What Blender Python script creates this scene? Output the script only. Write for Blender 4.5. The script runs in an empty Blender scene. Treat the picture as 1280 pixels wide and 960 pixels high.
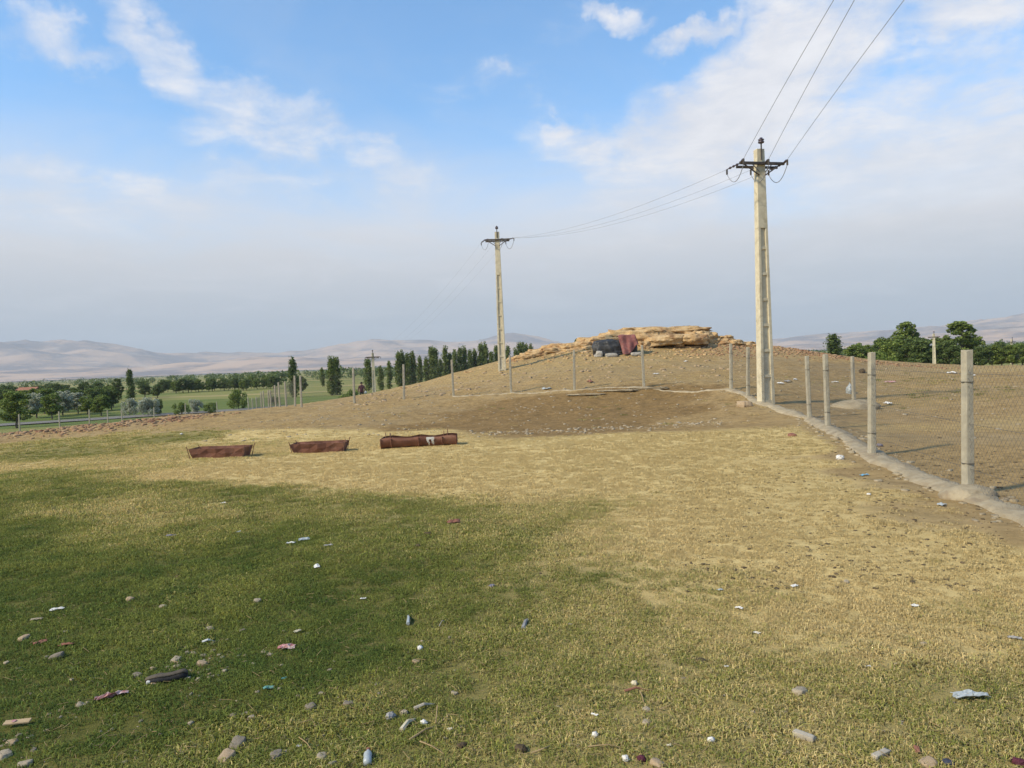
import bpy, math, random
import numpy as np
from mathutils import Matrix, Vector
random.seed(7); RNG = np.random.default_rng(11)
R = math.radians
scene = bpy.context.scene
COL = scene.collection

# ------------------------------------------------------------------ camera
CAM_H, F = 1.65, 900.0
cam_d = bpy.data.cameras.new('camera'); cam = bpy.data.objects.new('camera', cam_d); COL.objects.link(cam)
cam_d.sensor_width = 36; cam_d.lens = F / 1280 * 36; cam_d.clip_start = 0.05; cam_d.clip_end = 60000
CAM_R = Matrix.Rotation(R(90 - 1.78), 3, 'X') @ Matrix.Rotation(R(-2.23), 3, 'Z')
cam.matrix_world = Matrix.Translation((0, 0, CAM_H)) @ CAM_R.to_4x4()
scene.camera = cam

# ------------------------------------------------------------------ render settings
scene.render.engine = 'CYCLES'
scene.cycles.use_denoising = True
scene.cycles.max_bounces = 6; scene.cycles.diffuse_bounces = 3; scene.cycles.volume_bounces = 0
scene.cycles.transparent_max_bounces = 8
scene.view_settings.view_transform = 'Standard'; scene.view_settings.look = 'None'
scene.view_settings.exposure = 0.63; scene.view_settings.gamma = 1.0
scene.view_settings.use_curve_mapping = False

# ------------------------------------------------------------------ node helper
class NT:
    def __init__(self, tree): self.t = tree
    def n(self, typ, **kw):
        nd = self.t.nodes.new(typ)
        for k, v in kw.items():
            if hasattr(nd, k) and not k.startswith('i_'): setattr(nd, k, v)
        return nd
    def put(self, sock, v):
        if isinstance(v, bpy.types.NodeSocket): self.t.links.new(v, sock)
        elif isinstance(v, (tuple, list)):
            sock.default_value = tuple(v) + ((1,) if len(sock.default_value) == 4 and len(v) == 3 else ())
        else: sock.default_value = v
    def math(self, op, a, b=0.0, c=0.0, clamp=False):
        nd = self.n('ShaderNodeMath', operation=op, use_clamp=clamp)
        self.put(nd.inputs[0], a); self.put(nd.inputs[1], b); self.put(nd.inputs[2], c)
        return nd.outputs[0]
    def vmath(self, op, a, b=(0, 0, 0), out=0):
        nd = self.n('ShaderNodeVectorMath', operation=op)
        self.put(nd.inputs[0], a)
        if op == 'SCALE': self.put(nd.inputs['Scale'], b)
        else: self.put(nd.inputs[1], b)
        return nd.outputs[out]
    def mix(self, f, a, b):
        nd = self.n('ShaderNodeMix', data_type='RGBA')
        self.put(nd.inputs[0], f); self.put(nd.inputs[6], a); self.put(nd.inputs[7], b)
        return nd.outputs[2]
    def ramp(self, v, lo, hi):
        nd = self.n('ShaderNodeMapRange', interpolation_type='SMOOTHSTEP')
        self.put(nd.inputs[0], v); nd.inputs[1].default_value = lo; nd.inputs[2].default_value = hi
        return nd.outputs[0]
    def noise(self, vec, scale, detail=4, rough=0.55, dist=0.0, out=0):
        nd = self.n('ShaderNodeTexNoise')
        if vec is not None: self.put(nd.inputs['Vector'], vec)
        nd.inputs['Scale'].default_value = scale; nd.inputs['Detail'].default_value = detail
        nd.inputs['Roughness'].default_value = rough; nd.inputs['Distortion'].default_value = dist
        return nd.outputs[out]

def ray_dir(u, v):
    d = CAM_R @ Vector(((u - 640) / F, -(v - 480) / F, -1.0))
    return d.normalized()

# ------------------------------------------------------------------ sky and sun
SUN_EL, SUN_AZ = R(38), math.atan2(-0.80, -0.42)
world = bpy.data.worlds.new('World'); scene.world = world; world.use_nodes = True
wt = NT(world.node_tree); world.node_tree.nodes.clear()
sky = wt.n('ShaderNodeTexSky', sky_type='NISHITA')
sky.sun_disc = False; sky.sun_elevation = SUN_EL; sky.sun_rotation = SUN_AZ
sky.altitude = 1300; sky.air_density = 1.0; sky.dust_density = 1.2; sky.ozone_density = 1.5
dirv = wt.n('ShaderNodeTexCoord').outputs['Generated']
sep = wt.n('ShaderNodeSeparateXYZ'); wt.put(sep.inputs[0], dirv)
elev = wt.math('MAXIMUM', sep.outputs[2], 0.0)
den = wt.math('ADD', elev, 0.12)
cmb = wt.n('ShaderNodeCombineXYZ')
wt.put(cmb.inputs[0], wt.math('DIVIDE', sep.outputs[0], den)); wt.put(cmb.inputs[1], wt.math('DIVIDE', sep.outputs[1], den))
P = cmb.outputs[0]
n_big = wt.noise(P, 0.75, 7, 0.62, 0.4)
n_fine = wt.noise(P, 3.4, 10, 0.66, 0.25)
warpv = wt.vmath('SCALE', wt.vmath('SUBTRACT', wt.noise(dirv, 7.0, 6, 0.6, 0.0, 1), (0.5, 0.5, 0.5)), 0.22)
wdir = wt.vmath('ADD', dirv, warpv)
def cloud_mass(u, v, u2, v2, long_px, short_px):
    """soft elongated cloud in the sky vault, axis running from pixel direction (u,v) to (u2,v2)"""
    c = ray_dir(u, v); a = (ray_dir(u2, v2) - c); a -= c * a.dot(c); a.normalize(); b = c.cross(a)
    d = wt.vmath('SUBTRACT', wdir, tuple(c))
    qa = wt.math('DIVIDE', wt.vmath('DOT_PRODUCT', d, tuple(a), 1), long_px / F)
    qb = wt.math('DIVIDE', wt.vmath('DOT_PRODUCT', d, tuple(b), 1), short_px / F)
    q = wt.math('ADD', wt.math('MULTIPLY', qa, qa), wt.math('MULTIPLY', qb, qb))
    return wt.math('MAXIMUM', wt.math('SUBTRACT', 1.0, q), 0.0)
masses = [(60, 20, 200, 45, 120, 30, 0.50), (215, 70, 280, 150, 140, 36, 0.54), (335, 165, 440, 200, 120, 60, 0.60), (180, 20, 220, 70, 60, 22, .5),
          (940, 130, 1050, 40, 270, 110, 0.95), (1180, 190, 1300, 200, 330, 120, 0.85), (790, 200, 900, 240, 180, 60, 0.60),
          (1000, 40, 1080, 40, 110, 60, 0.7), (865, 42, 900, 40, 60, 26, 0.75), (1210, 20, 1300, 20, 100, 50, 0.8),
          (1270, 110, 1400, 130, 140, 60, 0.7), (690, 150, 720, 160, 50, 26, 0.6), (500, 200, 600, 205, 90, 26, 0.35),
          (100, 235, 300, 235, 300, 45, 0.55), (760, 5, 820, 0, 70, 20, 0.5)]
tot = None
for (a_, b_, c_, d_, l_, s_, w_) in masses:
    m = wt.math('MULTIPLY', cloud_mass(a_, b_, c_, d_, l_, s_), w_)
    tot = m if tot is None else wt.math('MAXIMUM', tot, m)
# scattered cloud everywhere else in the vault comes from the large noise alone
raw = wt.math('ADD', wt.math('MULTIPLY', tot, 0.72), wt.math('MULTIPLY', wt.math('SUBTRACT', n_big, 0.5), 0.9))
raw = wt.math('ADD', raw, wt.math('MULTIPLY', wt.math('SUBTRACT', n_fine, 0.5), 0.95))
cl = wt.ramp(raw, 0.06, 0.64)
veil_in = wt.math('ADD', elev, wt.math('MULTIPLY', wt.math('SUBTRACT', wt.noise(P, 1.1, 6, 0.6, 0.6), 0.5), 0.16))
veil = wt.math('SUBTRACT', 1.0, wt.ramp(veil_in, 0.13, 0.34))
thin = wt.math('MULTIPLY', wt.ramp(wt.noise(P, 0.9, 8, 0.65, 1.2), 0.42, 0.75), 0.22)
skyc = wt.vmath('MULTIPLY', sky.outputs[0], (0.103, 0.159, 0.180))
hz = wt.ramp(elev, -0.02, 0.22)
lump = wt.noise(P, 1.6, 6, 0.6, 0.5)
veil_c = wt.mix(hz, (0.31, 0.322, 0.338), (0.585, 0.555, 0.54))
veil_c = wt.mix(wt.math('MULTIPLY', wt.ramp(lump, 0.45, 0.7), 0.30), veil_c, (0.64, 0.61, 0.60))
cloud_c = wt.mix(wt.ramp(n_fine, 0.35, 0.70), (0.56, 0.55, 0.565), (0.68, 0.66, 0.655))
col = wt.mix(thin, skyc, (0.46, 0.48, 0.52))
col = wt.mix(wt.math('MULTIPLY', veil, 0.95), col, veil_c)
col = wt.mix(wt.math('MULTIPLY', wt.math('MULTIPLY', cl, wt.ramp(elev, 0.06, 0.26)), 0.92), col, cloud_c)
bg = wt.n('ShaderNodeBackground'); wt.put(bg.inputs[0], wt.vmath('SCALE', col, 10.0)); bg.inputs[1].default_value = 0.1
wo = wt.n('ShaderNodeOutputWorld'); world.node_tree.links.new(bg.outputs[0], wo.inputs[0])

sun_d = bpy.data.lights.new('sun', 'SUN'); sun_d.energy = 3.6; sun_d.angle = R(4.0); sun_d.color = (1.0, 0.86, 0.63)
sun = bpy.data.objects.new('sun', sun_d); COL.objects.link(sun)
sdir = Vector((math.sin(SUN_AZ) * math.cos(SUN_EL), math.cos(SUN_AZ) * math.cos(SUN_EL), math.sin(SUN_EL)))
sun.rotation_euler = sdir.to_track_quat('Z', 'Y').to_euler(); sun.location = (-30, -20, 40)

# ------------------------------------------------------------------ numpy noise
def _hash(ix, iy, iz, seed):
    h = (ix.astype(np.int64) * 374761393 + iy.astype(np.int64) * 668265263 + iz.astype(np.int64) * 2147483647 + seed * 144269) & 0x7fffffff
    h = ((h ^ (h >> 13)) * 1274126177) & 0x7fffffff
    h = ((h ^ (h >> 16)) * 668265261) & 0x7fffffff
    return (h & 0xffff) / 65535.0
def vnoise(x, y, z=None, seed=0):
    x = np.asarray(x, float); y = np.asarray(y, float)
    z = np.zeros_like(x) if z is None else np.asarray(z, float)
    x0, y0, z0 = np.floor(x), np.floor(y), np.floor(z)
    fx, fy, fz = x - x0, y - y0, z - z0
    sx, sy, sz = (f * f * (3 - 2 * f) for f in (fx, fy, fz))
    r = 0
    for i in (0, 1):
        for j in (0, 1):
            for k in (0, 1):
                w = (sx if i else 1 - sx) * (sy if j else 1 - sy) * (sz if k else 1 - sz)
                r = r + w * _hash(x0 + i, y0 + j, z0 + k, seed)
    return r * 2 - 1
def fbm(x, y, z=None, octv=4, seed=0, gain=0.5):
    a, s, t = 1.0, 0, 0
    for o in range(octv):
        f = 2.0 ** o
        s = s + a * vnoise(np.asarray(x) * f, np.asarray(y) * f, None if z is None else np.asarray(z) * f, seed + o * 17); t += a; a *= gain
    return s / t
def sstep(a, b, x):
    t = np.clip((np.asarray(x, float) - a) / (b - a), 0, 1); return t * t * (3 - 2 * t)

# ------------------------------------------------------------------ terrain
def at_depth(u, v, Y):
    d = ray_dir(u, v); t = Y / d.y
    return Vector((d.x * t, Y, CAM_H + d.z * t))
CP = [ # pixel and how far down the lawn, bank, hill or slope it lies (metres)
 (1210, 622, 7.96), (1090, 570, 11.16), (1035, 535, 15.65), (1012, 523, 18.5), (935, 496, 23.6), (914, 488, 24.8),
 (805, 484, 27.7), (718, 488, 28.8), (639, 492, 30.6), (567, 496, 31.5), (505, 499, 32.7), (443, 505, 33.4), (376, 510, 36),
 (358, 509, 44), (345, 509, 51), (330, 512, 62), (311, 515, 78), (272, 519, 82), (232, 522, 78), (193, 527, 74), (135, 530, 70), (75, 536, 62), (25, 541, 58),
 (0, 552, 27.5), (60, 547, 28), (130, 540, 28), (200, 532.5, 28.5), (260, 527, 28.5), (0, 542.5, 31), (60, 537, 31), (130, 530, 31), (200, 523, 31.5), (260, 517.5, 32), (300, 514, 36), (-80, 552, 30.5), (0, 548, 35), (100, 539, 36), (200, 530, 37),
 (250, 536, 24), (430, 530, 23), (560, 531, 22), (700, 540, 18.0), (900, 529, 18.8), (800, 535, 18.2), (340, 524, 27), (500, 512, 28), (620, 505, 28), (750, 498, 26.5), (850, 496, 25.5),
 (277, 571, 14.5), (400, 566, 14.9), (525, 559, 15.2), (100, 575, 17.5), (0, 590, 15.5),
 (628, 463, 42), (640, 448, 47), (600, 459, 46), (560, 471, 45), (500, 487.5, 44), (468, 492.5, 43), (420, 500, 42), (700, 434, 47.5), (740, 427, 48.5), (790, 418, 50), (850, 416, 50), (890, 422, 49),
 (720, 446, 43), (790, 442, 43), (860, 438, 44), (920, 428, 47), (960, 432, 47), (1000, 438, 46), (1050, 445.5, 45), (1100, 452.5, 44), (1150, 458, 42), (1200, 460, 41), (1280, 460, 40),
 (700, 468, 35), (800, 464, 35), (900, 466, 34), (600, 481, 36), (1068, 510, 22.3), (1150, 485, 29), (1280, 490, 24), (1280, 560, 11.4), (1150, 540, 14.8), (960, 505, 22.0), (1010, 490, 26)]
pts = [tuple(at_depth(*c)) for c in CP]
pts += [(x, y, 0.0) for x in (-5, 0, 5) for y in (2, 5, 8)] + [(0, 12, 0.0), (5, 12, 0.0), (-9, 9, -.03), (-20, 12, -.2), (-20, -20, .2), (20, -20, .2), (0, -30, .2), (-40, -10, -.3),
        (40, 0, .2), (10, 4, 0), (14, 8, 0), (40, 25, .2), (-45, 20, -1.0), (-60, 45, -2.8), (55, 45, 0.0),
        (-12, 60, -1.3), (0, 66, -.6), (10, 62, 1.6), (20, 64, .3), (30, 62, -.6), (45, 65, -1.2), (-15, 80, -3.1), (5, 85, -2.6), (25, 85, -2.2), (45, 90, -2.4)]
C = np.array(pts); MQ = 1.6
def _k(d2): return np.sqrt(d2 + MQ * MQ)
_A = _k(((C[:, None, :2] - C[None, :, :2]) ** 2).sum(-1)) + np.eye(len(C)) * 0.02
_W = np.linalg.solve(_A, C[:, 2])
def base_h(x, y):
    x = np.asarray(x, float); y = np.asarray(y, float); s = np.zeros(x.shape)
    for (cx, cy, _), w in zip(C, _W): s += w * _k((x - cx) ** 2 + (y - cy) ** 2)
    return s
def H(x, y):
    x = np.asarray(x, float); y = np.asarray(y, float)
    r = np.hypot(x, y)
    near = r < 140
    out = np.full(x.shape, -4.0)
    out += 1.7 * sstep(5, 40, x) * (1 - sstep(150, 260, r))
    if near.any():
        xn, yn = x[near], y[near]; b = base_h(xn, yn)
        soil = sstep(17, 24, yn)
        b = b + 0.022 * fbm(xn * 1.1, yn * 1.1, octv=3, seed=3) + 0.05 * soil * fbm(xn * 0.8, yn * 0.8, octv=4, seed=5) + 0.07 * soil * (np.abs(fbm(xn * .45, yn * .9, octv=3, seed=15)) - .25) + 0.02 * fbm(xn * 4, yn * 4, octv=2, seed=9) * (0.35 + soil)
        w = sstep(95, 135, r[near]); w = np.maximum(w, sstep(55, 90, -yn))
        out[near] = b * (1 - w) + out[near] * w
    return out
def H1(x, y): return float(H(np.array([x]), np.array([y]))[0])
_T = np.geomspace(1.5, 900, 320)
def hit(u, v):
    d = ray_dir(u, v)
    x, y, z = d.x * _T, d.y * _T, CAM_H + d.z * _T
    g = z - H(x, y); i = np.argmax(g < 0)
    if g[i] >= 0: i = len(_T) - 1
    a, b = _T[max(i - 1, 0)], _T[i]
    ts = np.linspace(a, b, 40); g = CAM_H + d.z * ts - H(d.x * ts, d.y * ts); j = int(np.argmax(g < 0)); t = ts[j]
    x, y = d.x * t, d.y * t
    return Vector((x, y, H1(x, y)))
def hit_many(us, vs):
    D = np.array([tuple(ray_dir(u, v)) for u, v in zip(us, vs)]); n = len(D); T = np.geomspace(1.5, 200, 160)
    x, y, z = (D[:, k:k + 1] * T for k in range(3)); g = z + CAM_H - H(x.ravel(), y.ravel()).reshape(n, -1); i = np.clip(np.argmax(g < 0, 1), 1, None)
    a = np.arange(n); g0, g1 = g[a, i - 1], g[a, i]; t = T[i - 1] + (T[i] - T[i - 1]) * g0 / np.where(np.abs(g0 - g1) < 1e-9, 1, g0 - g1)
    return D[:, 0] * t, D[:, 1] * t
def gpt(u, v, Y):          # ground under the pixel direction at a known distance
    p = at_depth(u, v, Y); return Vector((p.x, p.y, H1(p.x, p.y)))

# what grows or lies where: green turf, straw, pale soil, dark soil
ZP = []
def zp(w, *uv): ZP.extend((u, v, w) for u, v in uv)
zp((.90, .10, 0, 0), (50, 750), (200, 710), (200, 790), (350, 760), (120, 740), (0, 720), (420, 820), (60, 690))
zp((.80, 0, .06, .14), (50, 900), (200, 870), (120, 810), (280, 860), (0, 820), (300, 800))
zp((.78, .22, 0, 0), (50, 655), (350, 665), (120, 665), (450, 710), (230, 665))
zp((.70, .26, .04, 0), (400, 900), (150, 950), (300, 950), (500, 760), (540, 680))
zp((.60, .40, 0, 0), (450, 645), (250, 640), (120, 640))
zp((.66, .34, 0, 0), (600, 900), (560, 840), (620, 660), (600, 780), (0, 610), (520, 640), (300, 622))
zp((.50, .45, .05, 0), (700, 720), (700, 800), (700, 900), (850, 860), (1000, 840), (1200, 860), (1200, 940), (850, 940), (1000, 930), (1100, 890), (760, 760), (640, 640))
zp((.30, .65, .05, 0), (1050, 780), (1250, 790), (850, 730), (950, 770), (720, 660), (780, 690), (640, 615))
zp((.05, .95, 0, 0), (1000, 690), (1150, 720), (1260, 710), (900, 650), (820, 650), (700, 605), (880, 690))
zp((0, 1, 0, 0), (800, 600), (600, 600), (450, 602), (350, 603), (250, 598), (900, 600), (350, 545), (450, 545), (600, 562), (900, 545), (760, 560), (680, 575), (520, 585), (400, 580), (850, 560), (1000, 560))
zp((0, .72, .28, 0), (1000, 610), (1080, 650), (1030, 580), (960, 600), (1180, 670), (1120, 690), (1060, 620))
zp((.66, .34, 0, 0), (100, 605), (50, 620), (20, 595), (90, 590), (200, 550), (180, 610), (60, 565))
zp((.30, .70, 0, 0), (150, 583), (60, 580), (230, 570), (300, 555))
zp((.52, .48, 0, 0), (100, 558), (20, 562), (150, 550), (40, 553))
zp((0, .1, .8, .1), (250, 527), (300, 519), (350, 522), (400, 520), (440, 510), (400, 530), (480, 505), (320, 530))
zp((0, .05, .85, .1), (100, 537), (20, 544), (180, 528), (60, 541), (140, 533), (230, 523), (0, 546))
zp((0, 0, .65, .35), (500, 520), (560, 510), (480, 528))
zp((0, 0, .2, .8), (600, 517), (650, 505), (550, 533), (700, 532), (620, 530), (780, 530))
zp((0, 0, 0, 1), (700, 510), (800, 508), (760, 520), (860, 512), (840, 497), (720, 497))
zp((0, 0, .7, .3), (900, 515), (850, 528), (925, 505), (910, 498))
zp((0, .15, .80, .05), (500, 494), (440, 499), (800, 472), (900, 476), (860, 455), (560, 485), (760, 480), (680, 482))
zp((0, .32, .65, .03), (600, 475), (700, 460), (650, 462), (750, 455), (560, 476), (820, 450))
zp((0, .05, .75, .2), (950, 490), (930, 455), (1000, 490), (1060, 500), (1000, 460), (1050, 470), (990, 510), (1045, 520), (1100, 590))
zp((.06, .12, .72, .1), (1100, 480), (1130, 470), (1230, 470), (1200, 480))
zp((.25, .1, .60, .05), (1150, 502), (1110, 475), (1170, 470), (1260, 490))
zp((0, .35, .60, .05), (1250, 463), (1270, 530), (1130, 535))
zp((0, .12, .83, .05), (1230, 510), (1150, 560), (1250, 600), (1270, 570), (1190, 585), (1200, 545))
zp((0, .3, .7, 0), (1120, 610), (1160, 640), (1240, 640), (1060, 570), (1270, 650))
_zq, _zw = [], []
FRP = [at_depth(*c) for c in ((1420, 735, 5.2), (1210, 622, 7.96), (1090, 570, 11.16), (1035, 535, 15.65), (1012, 523, 18.5), (935, 496, 23.6), (914, 488, 24.8))]
for u, v, w in ZP:
    p = hit(u, v); _zq.append((p.x, p.y)); _zw.append(w)
_zq = np.array(_zq); _zw = np.array(_zw)
def _warp(x, y):
    yy = np.maximum(y, -2) + 4
    return np.stack([x / yy * 1.6, np.log(yy) * 2.2], -1)
_zk = _warp(_zq[:, 0], _zq[:, 1])
def zone(x, y):
    x = np.asarray(x, float); y = np.asarray(y, float)
    q = _warp(x + 0.35 * fbm(x * 0.6, y * 0.6, octv=3, seed=21) * (1 + y * .04), y + 0.5 * fbm(x * 0.5, y * 0.5, octv=3, seed=22) * (1 + y * .05))
    acc = np.zeros(x.shape + (4,)); tot = np.zeros(x.shape)
    for k, w in zip(_zk, _zw):
        wt_ = 1.0 / (((q - k) ** 2).sum(-1) + 0.0012) ** 2.2
        acc += wt_[..., None] * w; tot += wt_
    acc = acc / tot[..., None]
    for a, b in zip(FRP[:-1], FRP[1:]):
        ab = np.array([b.x - a.x, b.y - a.y]); t = np.clip(((x - a.x) * ab[0] + (y - a.y) * ab[1]) / (ab @ ab), 0, 1)
        dd = np.hypot(x - a.x - ab[0] * t, y - a.y - ab[1] * t) + .30 * fbm(x * 1.7, y * 1.7, octv=3, seed=71)
        k = (1 - sstep(.22, .75, dd))[..., None]; acc = acc * (1 - k) + np.array([0, .1, .9, 0]) * k
    return acc

# ------------------------------------------------------------------ tagging and mesh helpers
def tag(o, label=None, cat=None, group=None, kind=None):
    if label: o['label'] = label
    if cat: o['category'] = cat
    if group: o['group'] = group
    if kind: o['kind'] = kind
    return o
def empty(name, loc=(0, 0, 0), rz=0.0):
    o = bpy.data.objects.new(name, None); COL.objects.link(o); o.location = loc; o.rotation_euler = (0, 0, rz); o.empty_display_size = 0.2
    return o
def link(name, me, mat=None, parent=None, loc=None, rot=None, scale=None, smooth=False):
    if mat is not None and not me.materials: me.materials.append(mat)
    if smooth: me.polygons.foreach_set('use_smooth', np.ones(len(me.polygons), bool))
    o = bpy.data.objects.new(name, me); COL.objects.link(o)
    if parent is not None: o.parent = parent
    if loc is not None: o.location = loc
    if rot is not None: o.rotation_euler = rot
    if scale is not None: o.scale = scale if hasattr(scale, '__len__') else (scale,) * 3
    return o
def np_mesh(name, V, Fq):
    V = np.asarray(V, np.float32); Fq = np.asarray(Fq, np.int32); k = Fq.shape[1]
    me = bpy.data.meshes.new(name)
    me.vertices.add(len(V)); me.vertices.foreach_set('co', V.ravel())
    me.loops.add(Fq.size); me.loops.foreach_set('vertex_index', Fq.ravel())
    me.polygons.add(len(Fq)); me.polygons.foreach_set('loop_start', np.arange(0, Fq.size, k, dtype=np.int32))
    me.polygons.foreach_set('loop_total', np.full(len(Fq), k, np.int32))
    me.update(); me.validate(); return me
class MB:
    def __init__(self): self.v, self.f = [], []
    def add(self, vs, fs):
        b = len(self.v); self.v += [tuple(x) for x in vs]; self.f += [tuple(b + i for i in f) for f in fs]; return self
    def box(self, x0, x1, y0, y1, z0, z1): return self.frus((x0, x1, y0, y1), z0, (x0, x1, y0, y1), z1)
    def frus(self, a, z0, b, z1):
        vs = [(a[0], a[2], z0), (a[1], a[2], z0), (a[1], a[3], z0), (a[0], a[3], z0), (b[0], b[2], z1), (b[1], b[2], z1), (b[1], b[3], z1), (b[0], b[3], z1)]
        return self.add(vs, [(3, 2, 1, 0), (4, 5, 6, 7), (0, 1, 5, 4), (1, 2, 6, 5), (2, 3, 7, 6), (3, 0, 4, 7)])
    def tube(self, path, r, n=8, cap=True):
        path = [Vector(p) for p in path]; m = len(path); rs = r if hasattr(r, '__len__') else [r] * m
        vs = []; ref = None
        for i, p in enumerate(path):
            t = (path[min(i + 1, m - 1)] - path[max(i - 1, 0)]).normalized()
            if ref is None: ref = Vector((0, 0, 1)) if abs(t.z) < .9 else Vector((1, 0, 0))
            a = t.cross(ref).normalized(); b = t.cross(a).normalized(); ref = -b if False else ref
            for k in range(n):
                an = 2 * math.pi * k / n; vs.append(p + (a * math.cos(an) + b * math.sin(an)) * rs[i])
        fs = [(i * n + k, i * n + (k + 1) % n, (i + 1) * n + (k + 1) % n, (i + 1) * n + k) for i in range(m - 1) for k in range(n)]
        if cap: fs += [tuple(range(n)), tuple((m - 1) * n + k for k in reversed(range(n)))]
        return self.add(vs, fs)
    def lathe(self, prof, n=16):
        vs = [(r * math.cos(2 * math.pi * k / n), r * math.sin(2 * math.pi * k / n), z) for r, z in prof for k in range(n)]
        m = len(prof)
        fs = [(i * n + k, i * n + (k + 1) % n, (i + 1) * n + (k + 1) % n, (i + 1) * n + k) for i in range(m - 1) for k in range(n)]
        fs += [tuple(reversed(range(n))), tuple((m - 1) * n + k for k in range(n))]
        return self.add(vs, fs)
    def mesh(self, name):
        me = bpy.data.meshes.new(name); me.from_pydata(self.v, [], self.f); me.update(); return me
    def build(self, name, mat, parent=None, smooth=False, **kw): return link(name, self.mesh(name), mat, parent, smooth=smooth, **kw)
def children(o): return [c for c in o.children]
def copy_tree(o, parent=None):
    c = o.copy(); COL.objects.link(c); c.parent = parent
    for ch in list(o.children): copy_tree(ch, c)
    return c

# ------------------------------------------------------------------ materials
def material(name, c1, c2=None, rough=0.85, scale=6.0, bump=0.15, bscale=None, spec=0.3, detail=6, metal=0.0, c3=None, s3=1.2, coord='Object', dist=0.02):
    m = bpy.data.materials.new(name); m.use_nodes = True; t = NT(m.node_tree); m.node_tree.nodes.clear()
    vec = t.n('ShaderNodeTexCoord').outputs[coord] if coord != 'World' else t.n('ShaderNodeNewGeometry').outputs['Position']
    colr = c1
    if c2 is not None: colr = t.mix(t.ramp(t.noise(vec, scale, detail, 0.62), 0.33, 0.68), c1, c2)
    if c3 is not None: colr = t.mix(t.ramp(t.noise(vec, s3, 5, 0.6, 0.5), 0.52, 0.66), colr, c3)
    b = t.n('ShaderNodeBsdfPrincipled'); t.put(b.inputs['Base Color'], colr)
    b.inputs['Roughness'].default_value = rough; b.inputs['Specular IOR Level'].default_value = spec; b.inputs['Metallic'].default_value = metal
    if bump:
        bp = t.n('ShaderNodeBump'); bp.inputs['Strength'].default_value = bump; bp.inputs['Distance'].default_value = dist
        t.put(bp.inputs['Height'], t.noise(vec, bscale or scale * 3, 8, 0.65)); t.put(b.inputs['Normal'], bp.outputs[0])
    o = t.n('ShaderNodeOutputMaterial'); m.node_tree.links.new(b.outputs[0], o.inputs[0])
    return m
def leaf_material(name, dark, light, trans=0.35):
    m = bpy.data.materials.new(name); m.use_nodes = True; t = NT(m.node_tree); m.node_tree.nodes.clear()
    g = t.n('ShaderNodeNewGeometry')
    c = t.mix(g.outputs['Random Per Island'], dark, light)
    b = t.n('ShaderNodeBsdfPrincipled'); t.put(b.inputs['Base Color'], c); b.inputs['Roughness'].default_value = 0.6; b.inputs['Specular IOR Level'].default_value = 0.25
    tr = t.n('ShaderNodeBsdfTranslucent'); t.put(tr.inputs[0], c)
    mx = t.n('ShaderNodeMixShader'); mx.inputs[0].default_value = trans
    m.node_tree.links.new(b.outputs[0], mx.inputs[1]); m.node_tree.links.new(tr.outputs[0], mx.inputs[2])
    o = t.n('ShaderNodeOutputMaterial'); m.node_tree.links.new(mx.outputs[0], o.inputs[0])
    return m

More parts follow.
